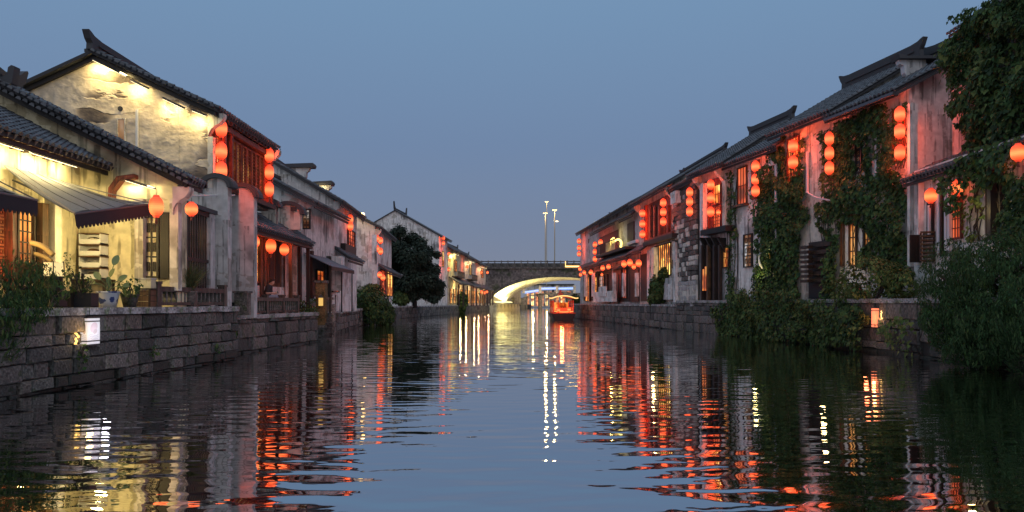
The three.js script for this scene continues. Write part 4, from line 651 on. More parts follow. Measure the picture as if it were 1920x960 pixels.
const FH = new Frame(15.2, 27.6, 15.2, 15), FHg = new Frame(14.2, 28.3, 14.2, 17);
const ivyHouse = house('ivy_house', 'nearest right house, smothered in creeper up to its eave', FH, { eave: 10.9, rise: 2.2, rw: -3.5, over: .12, wall: M.dirty, lift: .2, base: 1.5, v0: .05 });
{
  const t = ivyHouse, F = FHg;
  part('ground_floor', BX(F, .05, F.L, 1.3, 6.35, -1.0, 0), M.white, t); pent(t, F, -.2, F.L, .35, 6.0, -1.0, 6.7);
  ox('pier', t, F, 1714, 1722, 340, 498, 0, .2, M.white); ox('window_jamb', t, F, 1739, 1742, 385, 440, .02, .15, M.pipe); winPx(t, F, 1742, 1752, 380, 445, { w: .02, cols: 2, rows: 3, pane: M.black, frame: M.dark });
  for (const p of [1756, 1770, 1776]) ox('drainpipe', t, F, p, p + 4, 340, 470, .06, .16, M.pipe); ox('post', t, F, 1762, 1765, 335, 480, .05, .2, M.dark); winPx(t, F, 1786, 1806, 340, 450, { w: .02, cols: 3, rows: 6, pane: M.dimRed, frame: M.red });
  winPx(t, F, 1856, 1884, 338, 442, { w: .02, cols: 4, rows: 5, pane: M.gold, frame: M.dark, style: 'fret', bar: .035, dep: .14 }); ox('post', t, F, 1850, 1857, 320, 450, .05, .3, M.black);
  winPx(t, FH, 1908, 1932, 70, 160, { w: .02, cols: 3, rows: 5, pane: M.black, frame: M.oak }); ox('post', t, FH, 1849, 1853, 125, 190, .03, .16, M.oak);
  const F2b = new Frame(X(1726, 26.8), 26.8, X(1750, 26.8), 26.8), s = thing('shutter_box', 'wooden louvred crate bracketed to the wall below the single right lantern', 'box', F2b.p(.2, 2.9)); const v0 = Y(490, 26.8), v1 = Y(437, 26.8);
  for (let k = 0; k < 8; k++) { const v = v0 + (v1 - v0) * k / 7; part('slat', BX(F2b, 0, .46, v, v + .06, -.02, .02), M.oak, s); part('slat', BX(F2b, .46, .5, v, v + .06, -.75, .0), M.wood, s); } part('post', BX(F2b, 0, .05, v0, v1, -.06, -.02), M.wood, s); part('post', BX(F2b, .44, .49, v0, v1, -.06, -.02), M.wood, s); part('back_panel', BX(F2b, .0, .4, v0, v1, -.75, -.7), M.dark, s);
  lone(1745, 367, 22, [FHg, .3], 'single lantern on the white wall above the louvred crate', .6, 1.0); lone(1796, 352, 24, [FHg, .3], 'lantern buried in glowing red creeper under the low roof', .6, 1.0); lone(1909, 286, 26, 21.5, 'lantern at the right edge of the picture wrapped in creeper', 2.6, 1.0);
  const G = new Frame(X(1850, 26.5), 26.5, X(1885, 26.5), 26.5), p = thing('stepped_parapet', 'small flat-capped parapet poking above the creeper at the upper right', 'parapet', G.p(.3, 11)); part('wall', BX(G, .1, .6, 10.8, Y(22, 26.5), -.25, 0), M.grey, p); part('cap', prismW(G, [[-.05, Y(22, 26.5)], [.75, Y(22, 26.5)], [.8, Y(15, 26.5)], [-.1, Y(12, 26.5)]], -.4, .15), M.ridge, p);
}
signBox('red lit box hung on the right embankment between creepers', R3e, 1637, 1645, 578, 613, glow([1, .2, .1], 1.3), [1, .2, .08], .5);
bulbString('string of tiny yellow bulbs right of the red lit box', R3e, 1653, 584, 610, [1, .62, .2]);
point('window_lamp', FR2.p(FR2.u(1600), 3.4, 1.3), [1, .72, .3], .9, 5); point('window_lamp', FR2.p(FR2.u(1445), 3.2, .8), [1, .8, .3], 1.2, 5); point('window_lamp', FHg.p(FHg.u(1870), 4.4, .7), [1, .7, .25], 1.1, 5); point('window_lamp', FR1.p(FR1.u(1244), 4.6, .7), [1, .7, .25], 2.2, 5);

// ================= BRIDGES AND BOAT =================
{
  const F = new Frame(-22, 170, 40, 170), t = thing('stone_bridge', 'wide stone arch bridge closing the canal with its arch lit from below', 'bridge', V3(9.6, 0, -174)), k = FP / 170, U = (px) => X(px, 170) + 22, Vv = (py) => Y(py, 170);
  const xc = U(1048), r = U(1048) - U(917), vs = 1.0, rise = Vv(519) - vs, arc = (g, n = 40) => { const q = []; for (let i = 0; i <= n; i++) { const a = Math.PI * i / n; q.push([xc + (r + g) * Math.cos(a), vs + (rise + g) * Math.sin(a)]); } return q; };
  const top = Vv(504), WD = 24, skew = (g) => { const p = g.attributes.position; for (let i = 0; i < p.count; i++) p.setX(i, p.getX(i) - (p.getZ(i) + 170) * .175); return g; };
  part('wall', skew(prismW(F, [[0, -1], [xc - r, -1], ...arc(0).reverse(), [xc + r, -1], [62, -1], [62, top], [0, top]], -WD, 0)), M.concrete, t);
  part('arch_ring', prismW(F, [...arc(.55), ...arc(.02).reverse()], 0, .12), M.s1, t);
  part('soffit', skew(prismW(F, [...arc(-.01), ...arc(-.06).reverse()], -WD + .1, -.05)), M.white, t);
  part('deck_edge', BX(F, 0, 62, top, top + .35, -.2, .3), M.s1, t); 
  const pt = Vv(489.5); part('parapet_rail', BX(F, 0, 62, pt - .22, pt, -.05, .2), M.s1, t); part('parapet_panel', BX(F, 0, 62, top + .35, pt - .45, 0, .1), M.s3, t); for (let i = 0; i <= 44; i++) part('parapet_post', BX(F, i * 1.4 + .05, i * 1.4 + .25, top + .35, pt + .12, -.06, .22), M.s1, t);
  part('lamp_strip', BX(F, U(1060), U(1090), Vv(501), Vv(498.5), .3, .42), glow([1, .6, .18], 3), t); part('lamp_strip', BX(F, U(1059.5), U(1060.6), Vv(501), Vv(490), .3, .42), glow([1, .6, .18], 2.4), t);
  area('lamp_strip', F.p(U(1075), Vv(500), .5), F.p(U(1075), Vv(510), 2), 3, .3, [1, .6, .18], 8);
  // pilaster strips on the spandrel
  for (const px of [906, 940, 975]) part('pilaster', BX(F, U(px), U(px) + .35, Vv(px < 910 ? 556 : px < 950 ? 540 : 518), top, 0, .1), M.s1, t);
  const q = thing('quay', 'low lit stone quay and wall inside the left foot of the bridge arch', 'wall', V3(-2, 0, -182)); part('wall', skew(box(2.2, 1.7, 30, -4.2, .6, -184)), M.cream, q); part('coping_slab', skew(box(2.4, .15, 30, -4.15, 1.52, -184)), M.cope, q); part('house_wall', box(2, 4.5, 12, 1.2, 3.2, -204), M.pale, q); part('post', box(.7, 3.2, .7, .2, 1.4, -192), M.s1, q);
  { const xl = xc - 22 - r + 1.1, xr = xc - 22 + r - 1.2, k = (z) => -(z + 170) * .175;
    barLamp('long flood strip along the left springing inside the bridge arch', V3(xl + k(-171), 1.9, -171), V3(xl + k(-193), 1.9, -193), V3(.55, 1, 0), [1, .86, .3], 260, .5, glow([1, .92, .5], 1.6));
    barLamp('long flood strip along the right springing inside the bridge arch', V3(xr + k(-171), 1.9, -171), V3(xr + k(-193), 1.9, -193), V3(-.55, 1, 0), [1, .5, .16], 90, .5, glow([1, .6, .25], 1)); }
  // street lamps on the road behind
  for (const [px, py, d, label, arms] of [[1022.5, 399, 190, 'left of two tall street lamps standing on the bridge road', [1]], [1040, 393, 188, 'right, brighter of two tall street lamps standing on the bridge road', [1, 0]], [1025, 377.5, 250, 'tallest, more distant street lamp above the bridge', [1]]]) {
    const x = X(px, d), y = Y(py, d), l = thing('street_lamp', label, 'street lamp', V3(x, 9, -d)); part('pole', rod(V3(x, d > 200 ? 1 : 9, -d), V3(x, y, -d), .14, .09, 8), mat([.42, .36, .26], .6), l); part('arm', rod(V3(x - .4, y, -d), V3(x + .4, y, -d), .06), M.metal, l);
    for (const s of [-1, 1]) { part('lamp_head', new THREE.SphereGeometry(.17, 10, 8).scale(1.3, .7, 1).translate(x + s * .33, y - .1, -d), glow([1, .68, .27], 3.2), l); } const pl = new THREE.PointLight(C(1, .7, .3), 45); pl.name = 'street_lamp'; pl.position.set(x, y - .6, -d + 1.2); pl.shadow.radius = 12; pl.castShadow = true; scene.add(pl);
    if (arms.length > 1) part('lamp_head', new THREE.SphereGeometry(.24, 10, 8).scale(1.5, .6, 1).translate(x + .5, Y(415, d), -d), glow([1, .8, .42], 3), l);
  }
  const road = structure('road', [new THREE.BoxGeometry(60, .4, 23).translate(9, 9.2, -182)], mat([.06, .06, .06], .9)); road.geometry.computeBoundingBox();
}
{ // second bridge seen through the arch
  const d = 235, F = new Frame(-30, d, 50, d), t = thing('far_bridge', 'second low bridge behind the arch with a blue lit railing', 'bridge', V3(5, 0, -d)), U = (px) => X(px, d) + 30, Vv = (py) => Y(py, d);
  const pts = [[0, -1]]; for (const [a, b] of [[989, 1010], [1017, 1033], [1042, 1064]]) { const u0 = U(a), u1 = U(b), r = (u1 - u0) / 2; pts.push([u0, -1], [u0, 3]); for (let i = 0; i <= 10; i++) { const th = Math.PI * (1 - i / 10); pts.push([(u0 + u1) / 2 + r * Math.cos(th), 3 + 1.2 * Math.sin(th)]); } pts.push([u1, -1]); } pts.push([80, -1], [80, Vv(558)]);
  for (let i = 0; i <= 12; i++) { const px = 1080 - i * 9.5; pts.push([U(px), Vv(546 + 8 * Math.pow((px - 1050) / 60, 2) + 1)]); } pts.push([0, Vv(562)]);
  part('wall', prismW(F, pts, -6, 0), M.s4, t);
  point('arch_fill_light', V3(X(1000, 225), 3.2, -228), [1, .72, .3], 60, 10); point('arch_fill_light', V3(X(1026, 225), 3.2, -228), [1, .6, .25], 50, 10);  // added fill lights to brighten the far bridge; no lamps stand here
  for (const [a, b, y] of [[983, 1011, 545], [1014, 1043, 541], [1046, 1076, 541]]) { part('lamp_panel', prismW(F, [[U(a), Vv(y + (a < 1000 ? 6 : 3))], [U(b), Vv(y + 2)], [U(b), Vv(y - 3)], [U(a), Vv(y + (a < 1000 ? 1 : -2))]], .05, .2), glow([.14, .38, 1], 1.0), t); part('lamp_bar', prismW(F, [[U(a), Vv(y - .5 + (a < 1000 ? 4 : 1))], [U(b), Vv(y)], [U(b), Vv(y - 1.2)], [U(a), Vv(y - 1.7 + (a < 1000 ? 4 : 1))]], .2, .3), glow([.45, .7, 1], 1.3), t); }
  for (const px of [982, 1012.5, 1044.5, 1077]) part('post', BX(F, U(px) - .4, U(px) + .4, Vv(550), Vv(535), -.1, .4), M.pale, t);
  for (const [px0, px1, label] of [[986, 1011, 'glowing shop hall seen through the left arch of the far bridge'], [1014, 1036, 'glowing shop hall seen through the middle arch of the far bridge'], [1038, 1072, 'glowing shop hall seen behind the boat through the far bridge']]) { const dd = 262, G = new Frame(X(px0, dd), dd, X(px1, dd), dd), s = thing('lit_hall', label, 'building', G.p(1, 0)); part('wall', BX(G, -.5, G.L + .5, .3, 7.5, -6, 0), M.pale, s); for (let k = 0; k < 3; k++) { const w = win(s, G, .2 + k * G.L / 3, G.L / 3 - .2 + k * G.L / 3, .6, 5.6, { w: .02, cols: 2, rows: 3, bar: .12, fr: .14, pane: glow([1, [.72, .8, .6][k], .32], 2.6, T.glow), frame: M.pale }); } part('roof', BX(G, -.8, G.L + .8, 7.5, 7.9, -6.4, .5), M.slab, s); }
}
{ // tour boat
  const d = 80, bx0 = X(1034, d), x = X(1056.5, d), w = 2.35, z = -d, t = thing('tour_boat', 'small canopied tour boat with glowing red posts and curved gold roof', 'boat', V3(x, 0, z)), red = glow([1, .12, .05], .3);
  const hp = (s) => shapeOf([[-w / 2 * s, .62], [-w * .36 * s, -.15], [w * .36 * s, -.15], [w / 2 * s, .62]]);
  part('hull', new THREE.ExtrudeGeometry(hp(1), { depth: 7, bevelEnabled: true, bevelSize: .06, bevelThickness: .5, bevelSegments: 2 }).translate(x, 0, z - 7), M.dark, t);
  part('gunwale', [box(.1, .12, 7.2, x - w / 2, .66, z - 3.5), box(.1, .12, 7.2, x + w / 2, .66, z - 3.5), box(w, .12, .1, x, .66, z + .35)], mat([.35, .06, .03], .5), t);
  for (const sx of [-.98, -.5, .5, .98]) for (const k of sx === -.98 || sx === .98 ? [0, 2, 4, 6] : [0]) part('post', box(.09, 1.3, .09, x + sx, 1.3, z - k), mat([.5, .07, .03], .5), t);
  const rp = []; for (let i = 0; i <= 12; i++) { const a = i / 12 * 2 - 1; rp.push([a * 1.45, 1.95 + .4 * (1 - a * a) + (Math.abs(a) > .8 ? (Math.abs(a) - .8) * .9 : 0)]); } const rq = rp.map(([a, b]) => [a, b + .12]).reverse();
  part('roof', new THREE.ExtrudeGeometry(shapeOf([...rp, ...rq]), { depth: 7.2, bevelEnabled: false }).translate(x, 0, z - 6.8), mat([.5, .12, .05], .5), t);
  part('lamp_edge', tube(rp.map(([a, b]) => V3(x + a, b + .06, z + .44)), .05, 24, 5), glow([1, .62, .2], 1.6), t); part('lamp_edge', tube([V3(x - .95, .85, z + .42), V3(x, .8, z + .44), V3(x + .95, .85, z + .42)], .04, 12, 5), glow([1, .45, .12], 1.2), t);
  part('cabin_panel', box(1.9, 1.1, .08, x, 1.2, z - 6.2), M.amber, t); part('window_panel', box(.04, .5, 5.5, x - 1.0, 1.0, z - 3), red, t); part('window_panel', box(.04, .5, 5.5, x + 1.0, 1.0, z - 3), red, t);
  part('bench', box(.5, .4, 5, x - .6, .6, z - 3.2), M.red, t); part('bench', box(.5, .4, 5, x + .6, .6, z - 3.2), M.red, t); part('stern_plate', box(1.5, .5, .06, x, .95, z + .2), mat([.55, .14, .06], .5), t);
  part('roof_finial', [box(.5, .3, .5, x - .25, 2.55, z - 1), box(.2, .35, .2, x - .25, 2.85, z - 1)], mat([.5, .1, .05], .5), t);
  point('boat_lamp', V3(x, 1.75, z - 1.0), [1, .3, .1], 4, 5); point('boat_lamp', V3(x, 1.7, z - 4), [1, .3, .1], 4, 5);
  for (const [px, py, label] of [[1047, 581, 'left small lantern on the stern of the tour boat'], [1067, 580, 'right small lantern on the stern of the tour boat']]) lone(px, py, 6.5, 79.4, label, 1.5);
}
// ================= PLANTS =================
const leafGeo = (() => { const t = new Tri(), a = V3(0, 0, 0), b = V3(-.36, -.42, .1), c = V3(0, -1, .02), d = V3(.36, -.42, .1); t.tri(a, b, c, 1); t.tri(a, c, d, 1); const g = t.geo(); g.deleteAttribute('color'); return g; })();
const ivyGeo = (() => { const t = new Tri(), m = V3(0, -.45, -.06), q = [[0, 0], [-.3, .06], [-.52, -.3], [-.26, -.55], [0, -1], [.26, -.55], [.52, -.3], [.3, .06]].map(([x, y]) => V3(x, y, .1 * Math.abs(x))); for (let i = 0; i < q.length; i++) t.tri(m, q[i], q[(i + 1) % q.length], 1); const g = t.geo(); g.deleteAttribute('color'); return g; })();
const frondGeo = (() => { const t = new Tri(), a = V3(0, 0, 0), b = V3(-.17, -.5, .06), c = V3(0, -1.25, -.08), d = V3(.17, -.5, .06); t.tri(a, b, c, 1); t.tri(a, c, d, 1); const g = t.geo(); g.deleteAttribute('color'); return g; })();
const bladeGeo = (() => { const t = new Tri(); const w = .025; t.quad(V3(-w, 0, 0), V3(w, 0, 0), V3(w * .8, .55, .1), V3(-w * .8, .55, .1), 1); t.tri(V3(-w * .8, .55, .1), V3(w * .8, .55, .1), V3(0, 1, .38), 1); const g = t.geo(); g.deleteAttribute('color'); return g; })();
const leafMat = new THREE.MeshPhysicalMaterial({ color: C(1, 1, 1), roughness: .85, specularIntensity: .35, transmission: .2, thickness: 0, side: THREE.DoubleSide });
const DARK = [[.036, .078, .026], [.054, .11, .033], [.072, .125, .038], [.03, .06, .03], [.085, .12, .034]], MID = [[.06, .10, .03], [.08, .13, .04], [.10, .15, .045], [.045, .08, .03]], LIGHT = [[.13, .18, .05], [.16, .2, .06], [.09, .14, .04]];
function leaves(list, parent, geo, pal, name = 'leaves') {
  const im = new THREE.InstancedMesh(geo, leafMat, list.length), m = new THREE.Matrix4(), z = V3(), x = V3(), y = V3(), c = new THREE.Color();
  list.forEach(([p, n, s], i) => {
    z.copy(n).normalize(); y.set(rr(-.5, .5), 1, rr(-.5, .5)); if (Math.abs(z.y) > .95) y.set(1, .2, rr(-1, 1)); x.crossVectors(y, z).normalize(); y.crossVectors(z, x);
    m.makeBasis(x.multiplyScalar(s), y.clone().multiplyScalar(s), z.clone().multiplyScalar(s)).setPosition(p.x, p.y, p.z); im.setMatrixAt(i, m);
    const k = pal[Math.floor(rnd() * pal.length)], f = rr(.7, 1.3); im.setColorAt(i, c.setRGB(k[0] * f * rr(.85, 1.2), k[1] * f, k[2] * f));
  });
  im.name = name; im.userData.kind = 'stuff'; im.castShadow = im.receiveShadow = true;
  if (baseOf.has(parent)) im.position.copy(baseOf.get(parent)).negate(); parent.add(im); return im;
}
const n3 = (x, y, z, s) => (vnoise(x + z * .7, y, 4096, s) + vnoise(z + 13.7, y + x * .6, 4096, s + 5)) / 2;
const rdir = () => { const a = rr(0, 6.2832), y = rr(-1, 1), q = Math.sqrt(1 - y * y); return V3(q * Math.cos(a), y, q * Math.sin(a)); };
// a bush of several lobes: [px, py, distance, radius x px, radius y px, depth m]
function bush(name, label, cat, lobes, o = {}) {
  const { per = 900, size = .1, pal = DARK, geo = leafGeo, droop = .2, base, stems = 5, grp } = o, L = lobes.map(([px, py, d, rx, ry, rz]) => [P(px, py, d), rx * d / FP, ry * d / FP, rz ?? rx * d / FP]);
  const b = base ? P(...base) : L[0][0].clone().setY(L[0][0].y - L[0][2]); const t = thing(name, label, cat, b, grp), list = [];
  L.forEach(([c, rx, ry, rz], li) => {
    const N = Math.round(per * Math.pow(rx * ry * rz, .67)); let k = 0, tries = 0;
    while (k < N && tries++ < N * 6) { const d = rdir(), f = .8 + .55 * (n3(d.x * 2.2 + li * 7, d.y * 2.2, d.z * 2.2 + 3, 151) - .45), r = (rnd() < .8 ? rr(.82, 1.03) : rr(.45, .85)) * f * 1.1; const p = V3(c.x + d.x * rx * r, c.y + d.y * ry * r, c.z + d.z * rz * r); if (n3(p.x * 3.1, p.y * 3.1, p.z * 3.1, 161) < .36) continue; if (p.y < .05) continue;
      list.push([p, d.clone().add(rdir().multiplyScalar(.75)).add(V3(0, -droop + .35, 0)), size * (.45 + 1.1 * Math.pow(rnd(), 1.5))]); k++; }
  });
  for (let i = 0; i < stems; i++) { const [c, rx, ry, rz] = L[i % L.length]; part('branch', tube([b.clone().add(V3(rr(-.1, .1), 0, rr(-.1, .1))), b.clone().lerp(c, .5).add(V3(rr(-.2, .2) * rx, 0, rr(-.2, .2) * rz)), c.clone().add(V3(rr(-.5, .5) * rx, rr(0, .5) * ry, rr(-.5, .5) * rz))], Math.min(.05, rx * .04), 8, 5), M.wood, t); }
  leaves(list, t, geo, pal); return t;
}
function inPoly(pts, x, y) { let c = false; for (let i = 0, j = pts.length - 1; i < pts.length; j = i++) { const [a, b] = pts[i], [e, f] = pts[j]; if ((b > y) !== (f > y) && x < (e - a) * (y - b) / (f - b) + a) c = !c; } return c; }
// creeper on a wall: polygon of the photograph laid on frame F
function ivy(label, F, poly, o = {}) {
  const { dens = 330, size = .15, pal = DARK, w = .08, bulge = .35, hole = .31, fs = .9, grp } = o, q = poly.map(([x, y]) => F.at(x, y, w)), us = q.map((a) => a[0]), vs = q.map((a) => a[1]), u0 = Math.min(...us), u1 = Math.max(...us), v0 = Math.min(...vs), v1 = Math.max(...vs), n = Math.round((u1 - u0) * (v1 - v0) * dens), list = [];
  const t = thing('creeper', label, 'creeper', F.p((u0 + u1) / 2, v0, w), grp ?? 'creepers climbing the houses');
  for (let i = 0; i < n; i++) { const u = rr(u0, u1), v = rr(v0, v1), e = .28 * (n3(u * 2.6, v * 2.6, 0, 171) - .5) * 2; if (!inPoly(q, u + e, v + e * .8)) continue; const c = n3(u * 1.3, v * 1.6, 4, 181), h = n3(u * 3.2, v * 4.2, 9, 191); if (h < hole && rnd() < .93) continue; const ww = w + bulge * smooth(.35, .75, c) * rr(.35, 1) + rr(0, .06); if (v < .03) continue; list.push([F.p(u, v, ww), F.N.clone().add(V3(rr(-.8, .8), rr(-.1, .9), rr(-.8, .8))), size * (.4 + 1.15 * Math.pow(rnd(), 1.6))]); }
  for (let i = 0; i < 7; i++) { const a = rr(u0 + (u1 - u0) * .2, u1 - (u1 - u0) * .2), pts = []; for (let k = 0; k < 5; k++) { const v = v0 + (v1 - v0) * k / 4.4, u = a + rr(-.25, .25); pts.push(F.p(u, v, w * .5)); } const cu = pts.filter((p) => true); part('stem', tube(cu, .018, 14, 4), M.wood, t); }
  leaves(list, t, ivyGeo, pal); return t;
}
// right bank creepers
ivy('creeper curtain between the red plaster and the white lantern wall', FR2, [[1424, 350], [1440, 290], [1470, 250], [1478, 330], [1508, 330], [1512, 372], [1522, 400], [1500, 460], [1500, 560], [1424, 560]], { bulge: .4, hole: .24 });
ivy('creeper over the wall left of the pale gable, hanging to the window tops', FG, [[1572, 370], [1600, 330], [1650, 325], [1700, 318], [1704, 330], [1704, 470], [1660, 440], [1640, 440], [1612, 415], [1585, 410], [1572, 440]], { bulge: .4, hole: .24 });
ivy('upper creeper under the eave around the small fretwork window', FG, [[1576, 228], [1660, 186], [1674, 190], [1674, 322], [1648, 330], [1648, 250], [1636, 250], [1636, 330], [1622, 335], [1622, 262], [1604, 262], [1604, 335], [1576, 345]], { hole: .26, bulge: .3 });
ivy('red-glowing creeper around the corner lantern string', FG, [[1668, 200], [1702, 188], [1702, 310], [1668, 320]], { hole: .2, dens: 230, bulge: .45, size: .12, pal: MID, w: .2 });  // paler leaf palette puts part of the lantern light into the colour
ivy('red-glowing creeper around the lanterns right of the red plaster', FR2, [[1540, 255], [1578, 235], [1578, 400], [1545, 400], [1548, 340]], { hole: .2, dens: 230, bulge: .5, pal: MID });  // leaf colour lightened to carry some of the lantern glow
ivy('thin creeper strip climbing beside the red-lit arched bay', FR2, [[1363, 320], [1380, 318], [1384, 420], [1378, 560], [1362, 560], [1368, 430]], { dens: 110, bulge: .15, hole: .42 });
ivy('sparse creeper tips around the white house lantern string', FR2, [[1408, 325], [1425, 300], [1428, 420], [1412, 420]], { dens: 70, hole: .45 });
ivy('creeper low on the wall between the plank door and the lit windows', FR2, [[1530, 385], [1575, 370], [1575, 560], [1556, 560], [1556, 460], [1540, 430]], { bulge: .35 });
ivy('lantern-reddened creeper around the lattice window left of the red plaster', FR2, [[1500, 262], [1512, 255], [1512, 372], [1470, 372], [1472, 340], [1498, 340]], { dens: 230, hole: .2, bulge: .5, pal: MID });  // leaves coloured paler here to add to the lantern light
ivy('creeper filling the lower wall beside the lit windows before the white pilaster', FG, [[1640, 440], [1704, 430], [1704, 505], [1612, 505], [1610, 505], [1612, 470]], { dens: 300, hole: .3 });
// nearest house
ivy('great dark creeper covering the nearest right house up to its eave', FH, [[1792, 75], [1800, 55], [1850, 28], [1935, -20], [1990, -60], [1990, 330], [1800, 330], [1812, 270], [1806, 190]], { dens: 360, bulge: .7, hole: .28, size: .16, w: .12 });
ivy('creeper mat spilling over the eave of the nearest right house', FH, [[1783, 100], [1796, 40], [1850, 5], [1960, -70], [1960, 40], [1860, 95], [1806, 150]], { dens: 300, bulge: .45, hole: .3, size: .15, w: .3 });
ivy('amber-lit strand of creeper hanging beside the brown post at upper right', FH, [[1838, 90], [1868, 85], [1862, 200], [1842, 200]], { pal: MID, dens: 150, w: .5, bulge: .4 });
ivy('creeper hanging over the low roof edge around the red lantern', FHg, [[1772, 318], [1800, 300], [1850, 275], [1925, 250], [1925, 330], [1850, 345], [1815, 340], [1812, 400], [1784, 400]], { dens: 260, w: .3, bulge: .4 });
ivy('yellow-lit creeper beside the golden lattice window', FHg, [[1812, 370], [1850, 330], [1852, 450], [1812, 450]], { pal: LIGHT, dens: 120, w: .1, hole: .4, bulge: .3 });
ivy('creeper between the golden window and the right edge of the picture', FHg, [[1886, 330], [1950, 320], [1950, 470], [1886, 470]], { dens: 330, w: .2, bulge: .4, hole: .28 });
// embankment creepers and bushes, right
const eiv = (label, poly, o = {}) => ivy(label, R3e, poly, { grp: 'creepers hanging over the right embankment', w: .2, bulge: .7, size: .14, hole: .16, dens: 380, pal: [...DARK, ...MID], ...o });
eiv('creeper hanging to the water below the white plastered house', [[1350, 580], [1372, 552], [1430, 545], [1500, 540], [1500, 640], [1420, 640], [1356, 628]]);
eiv('creeper hanging to the water below the plank door', [[1500, 560], [1570, 566], [1632, 572], [1632, 650], [1500, 640]]);
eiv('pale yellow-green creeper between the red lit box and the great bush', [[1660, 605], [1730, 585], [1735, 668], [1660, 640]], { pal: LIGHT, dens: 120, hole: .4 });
bush('bush', 'tall dark bush beneath the bare plaster strip and white house', 'bush', [[1455, 530, 40, 48, 42, 1.0], [1420, 560, 41.5, 40, 34, .9], [1490, 560, 38, 42, 48, 1.0]], { per: 2300, size: .12, base: [1455, 575, 40] });
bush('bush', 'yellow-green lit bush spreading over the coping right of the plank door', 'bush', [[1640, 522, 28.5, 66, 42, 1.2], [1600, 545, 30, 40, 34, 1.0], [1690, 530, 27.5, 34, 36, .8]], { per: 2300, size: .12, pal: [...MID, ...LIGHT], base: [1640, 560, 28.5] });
bush('bush', 'small dark bush hanging below the lit bush at the water', 'bush', [[1580, 600, 31, 42, 30, .9], [1545, 590, 33, 30, 26, .8]], { per: 2200, size: .12, pal: MID, base: [1570, 570, 31.5] });
bush('great_bush', 'huge dark overhanging bush at the right edge, dipping into the water', 'bush', [[1815, 540, 22.6, 88, 92, 1.6], [1880, 520, 21, 100, 85, 1.6], [1790, 600, 22.2, 66, 80, 1.2], [1870, 610, 20.4, 80, 82, 1.4], [1950, 600, 19, 90, 110, 1.6], [1835, 655, 20.8, 64, 44, .9]], { per: 4600, size: .1, geo: frondGeo, droop: .6, base: [1850, 560, 22.5], stems: 14, pal: [[.034, .078, .026], [.046, .1, .032], [.03, .066, .026], [.058, .108, .036]] });
bush('potted_shrub', 'leafy shrub with yellow-lit tips at the slatted ground floor', 'shrub', [[1237, 540, 54.5, 20, 26, .7], [1245, 516, 54, 12, 16, .5], [1228, 560, 56, 14, 14, .6]], { per: 1800, size: .2, pal: [...DARK, ...MID], base: [1237, 568, 54.5], geo: ivyGeo });
bush('bush', 'trailing dark plant over the far right quay wall', 'bush', [[1152, 568, 74, 9, 20, .5], [1162, 580, 70, 8, 16, .5]], { per: 1500, size: .22, base: [1152, 552, 74] });
bush('bush', 'dark bush at the far right corner next to the boat', 'bush', [[1080, 562, 96, 8, 12, .8]], { per: 1400, size: .25, base: [1080, 572, 96] });
// left bank
bush('bush', 'dark bush tumbling over the near left corner of the embankment', 'bush', [[25, 545, 14.6, 70, 75, .8], [-20, 600, 14, 80, 90, .8], [45, 585, 14.4, 46, 44, .6], [70, 530, 15.0, 30, 40, .5]], { per: 3400, size: .085, geo: frondGeo, base: [20, 580, 14.6], droop: .6 });
bush('bush', 'low leafy plant beside the near trough', 'bush', [[100, 548, 15.9, 34, 26, .35]], { per: 3200, size: .07, base: [100, 575, 15.4] });
bush('herb_plant', 'dark herb stems rising from the long trough', 'plant', [[150, 520, 17, 30, 26, .25], [168, 528, 17, 18, 18, .2], [126, 500, 17, 8, 40, .15]], { per: 1300, size: .07, base: [150, 560, 17], stems: 12 });
bush('fern_plant', 'round fern in the dark pot beside the wooden crate', 'plant', [[243, 535, 18.3, 22, 20, .25]], { per: 2400, size: .09, pal: MID, base: [243, 560, 18.3] });
bush('trailing_plant', 'small trailing plant on the terrace edge beside the stone pillar', 'plant', [[574, 574, 35.6, 22, 20, .4], [585, 590, 35, 14, 14, .3]], { per: 2200, size: .1, pal: MID, base: [574, 586, 35.6] });
bush('weed', 'weeds growing from the joints low on the left embankment', 'plant', [[398, 650, 22.9, 26, 10, .2]], { per: 2000, size: .08, pal: MID, base: [398, 660, 23.4] });
bush('weed', 'tuft of weeds in the joints below the wooden crate', 'plant', [[288, 655, 19.2, 14, 9, .15]], { per: 2000, size: .08, pal: MID, base: [288, 662, 19.2], stems: 2 });
bush('weed', 'weeds at the corner where the embankment steps back', 'plant', [[440, 618, 26.2, 8, 14, .15]], { per: 2000, size: .09, pal: MID, base: [440, 630, 26.2], stems: 2 });
bush('weed', 'weeds hanging below the bulb string on the left embankment', 'plant', [[152, 672, 16.3, 14, 30, .15]], { per: 1600, size: .09, base: [152, 650, 16.0] });
bush('bush', 'large dark shrub mass overhanging the quay before the corner house', 'bush', [[700, 575, 61, 32, 34, 1.6], [682, 560, 60, 26, 24, 1.2], [722, 590, 63, 20, 28, 1.2], [700, 545, 62, 20, 16, 1]], { per: 1500, size: .2, base: [700, 585, 61] });
bush('bush', 'small rounded bush on the quay in front of the yellow-lit houses', 'bush', [[865, 566, 128, 12, 20, 1.4]], { per: 900, size: .4, base: [865, 580, 128] });
bush('bush', 'bush on the quay right under the great dark tree', 'bush', [[752, 558, 92, 16, 14, 1.2]], { per: 900, size: .3, pal: MID, base: [752, 568, 92] });
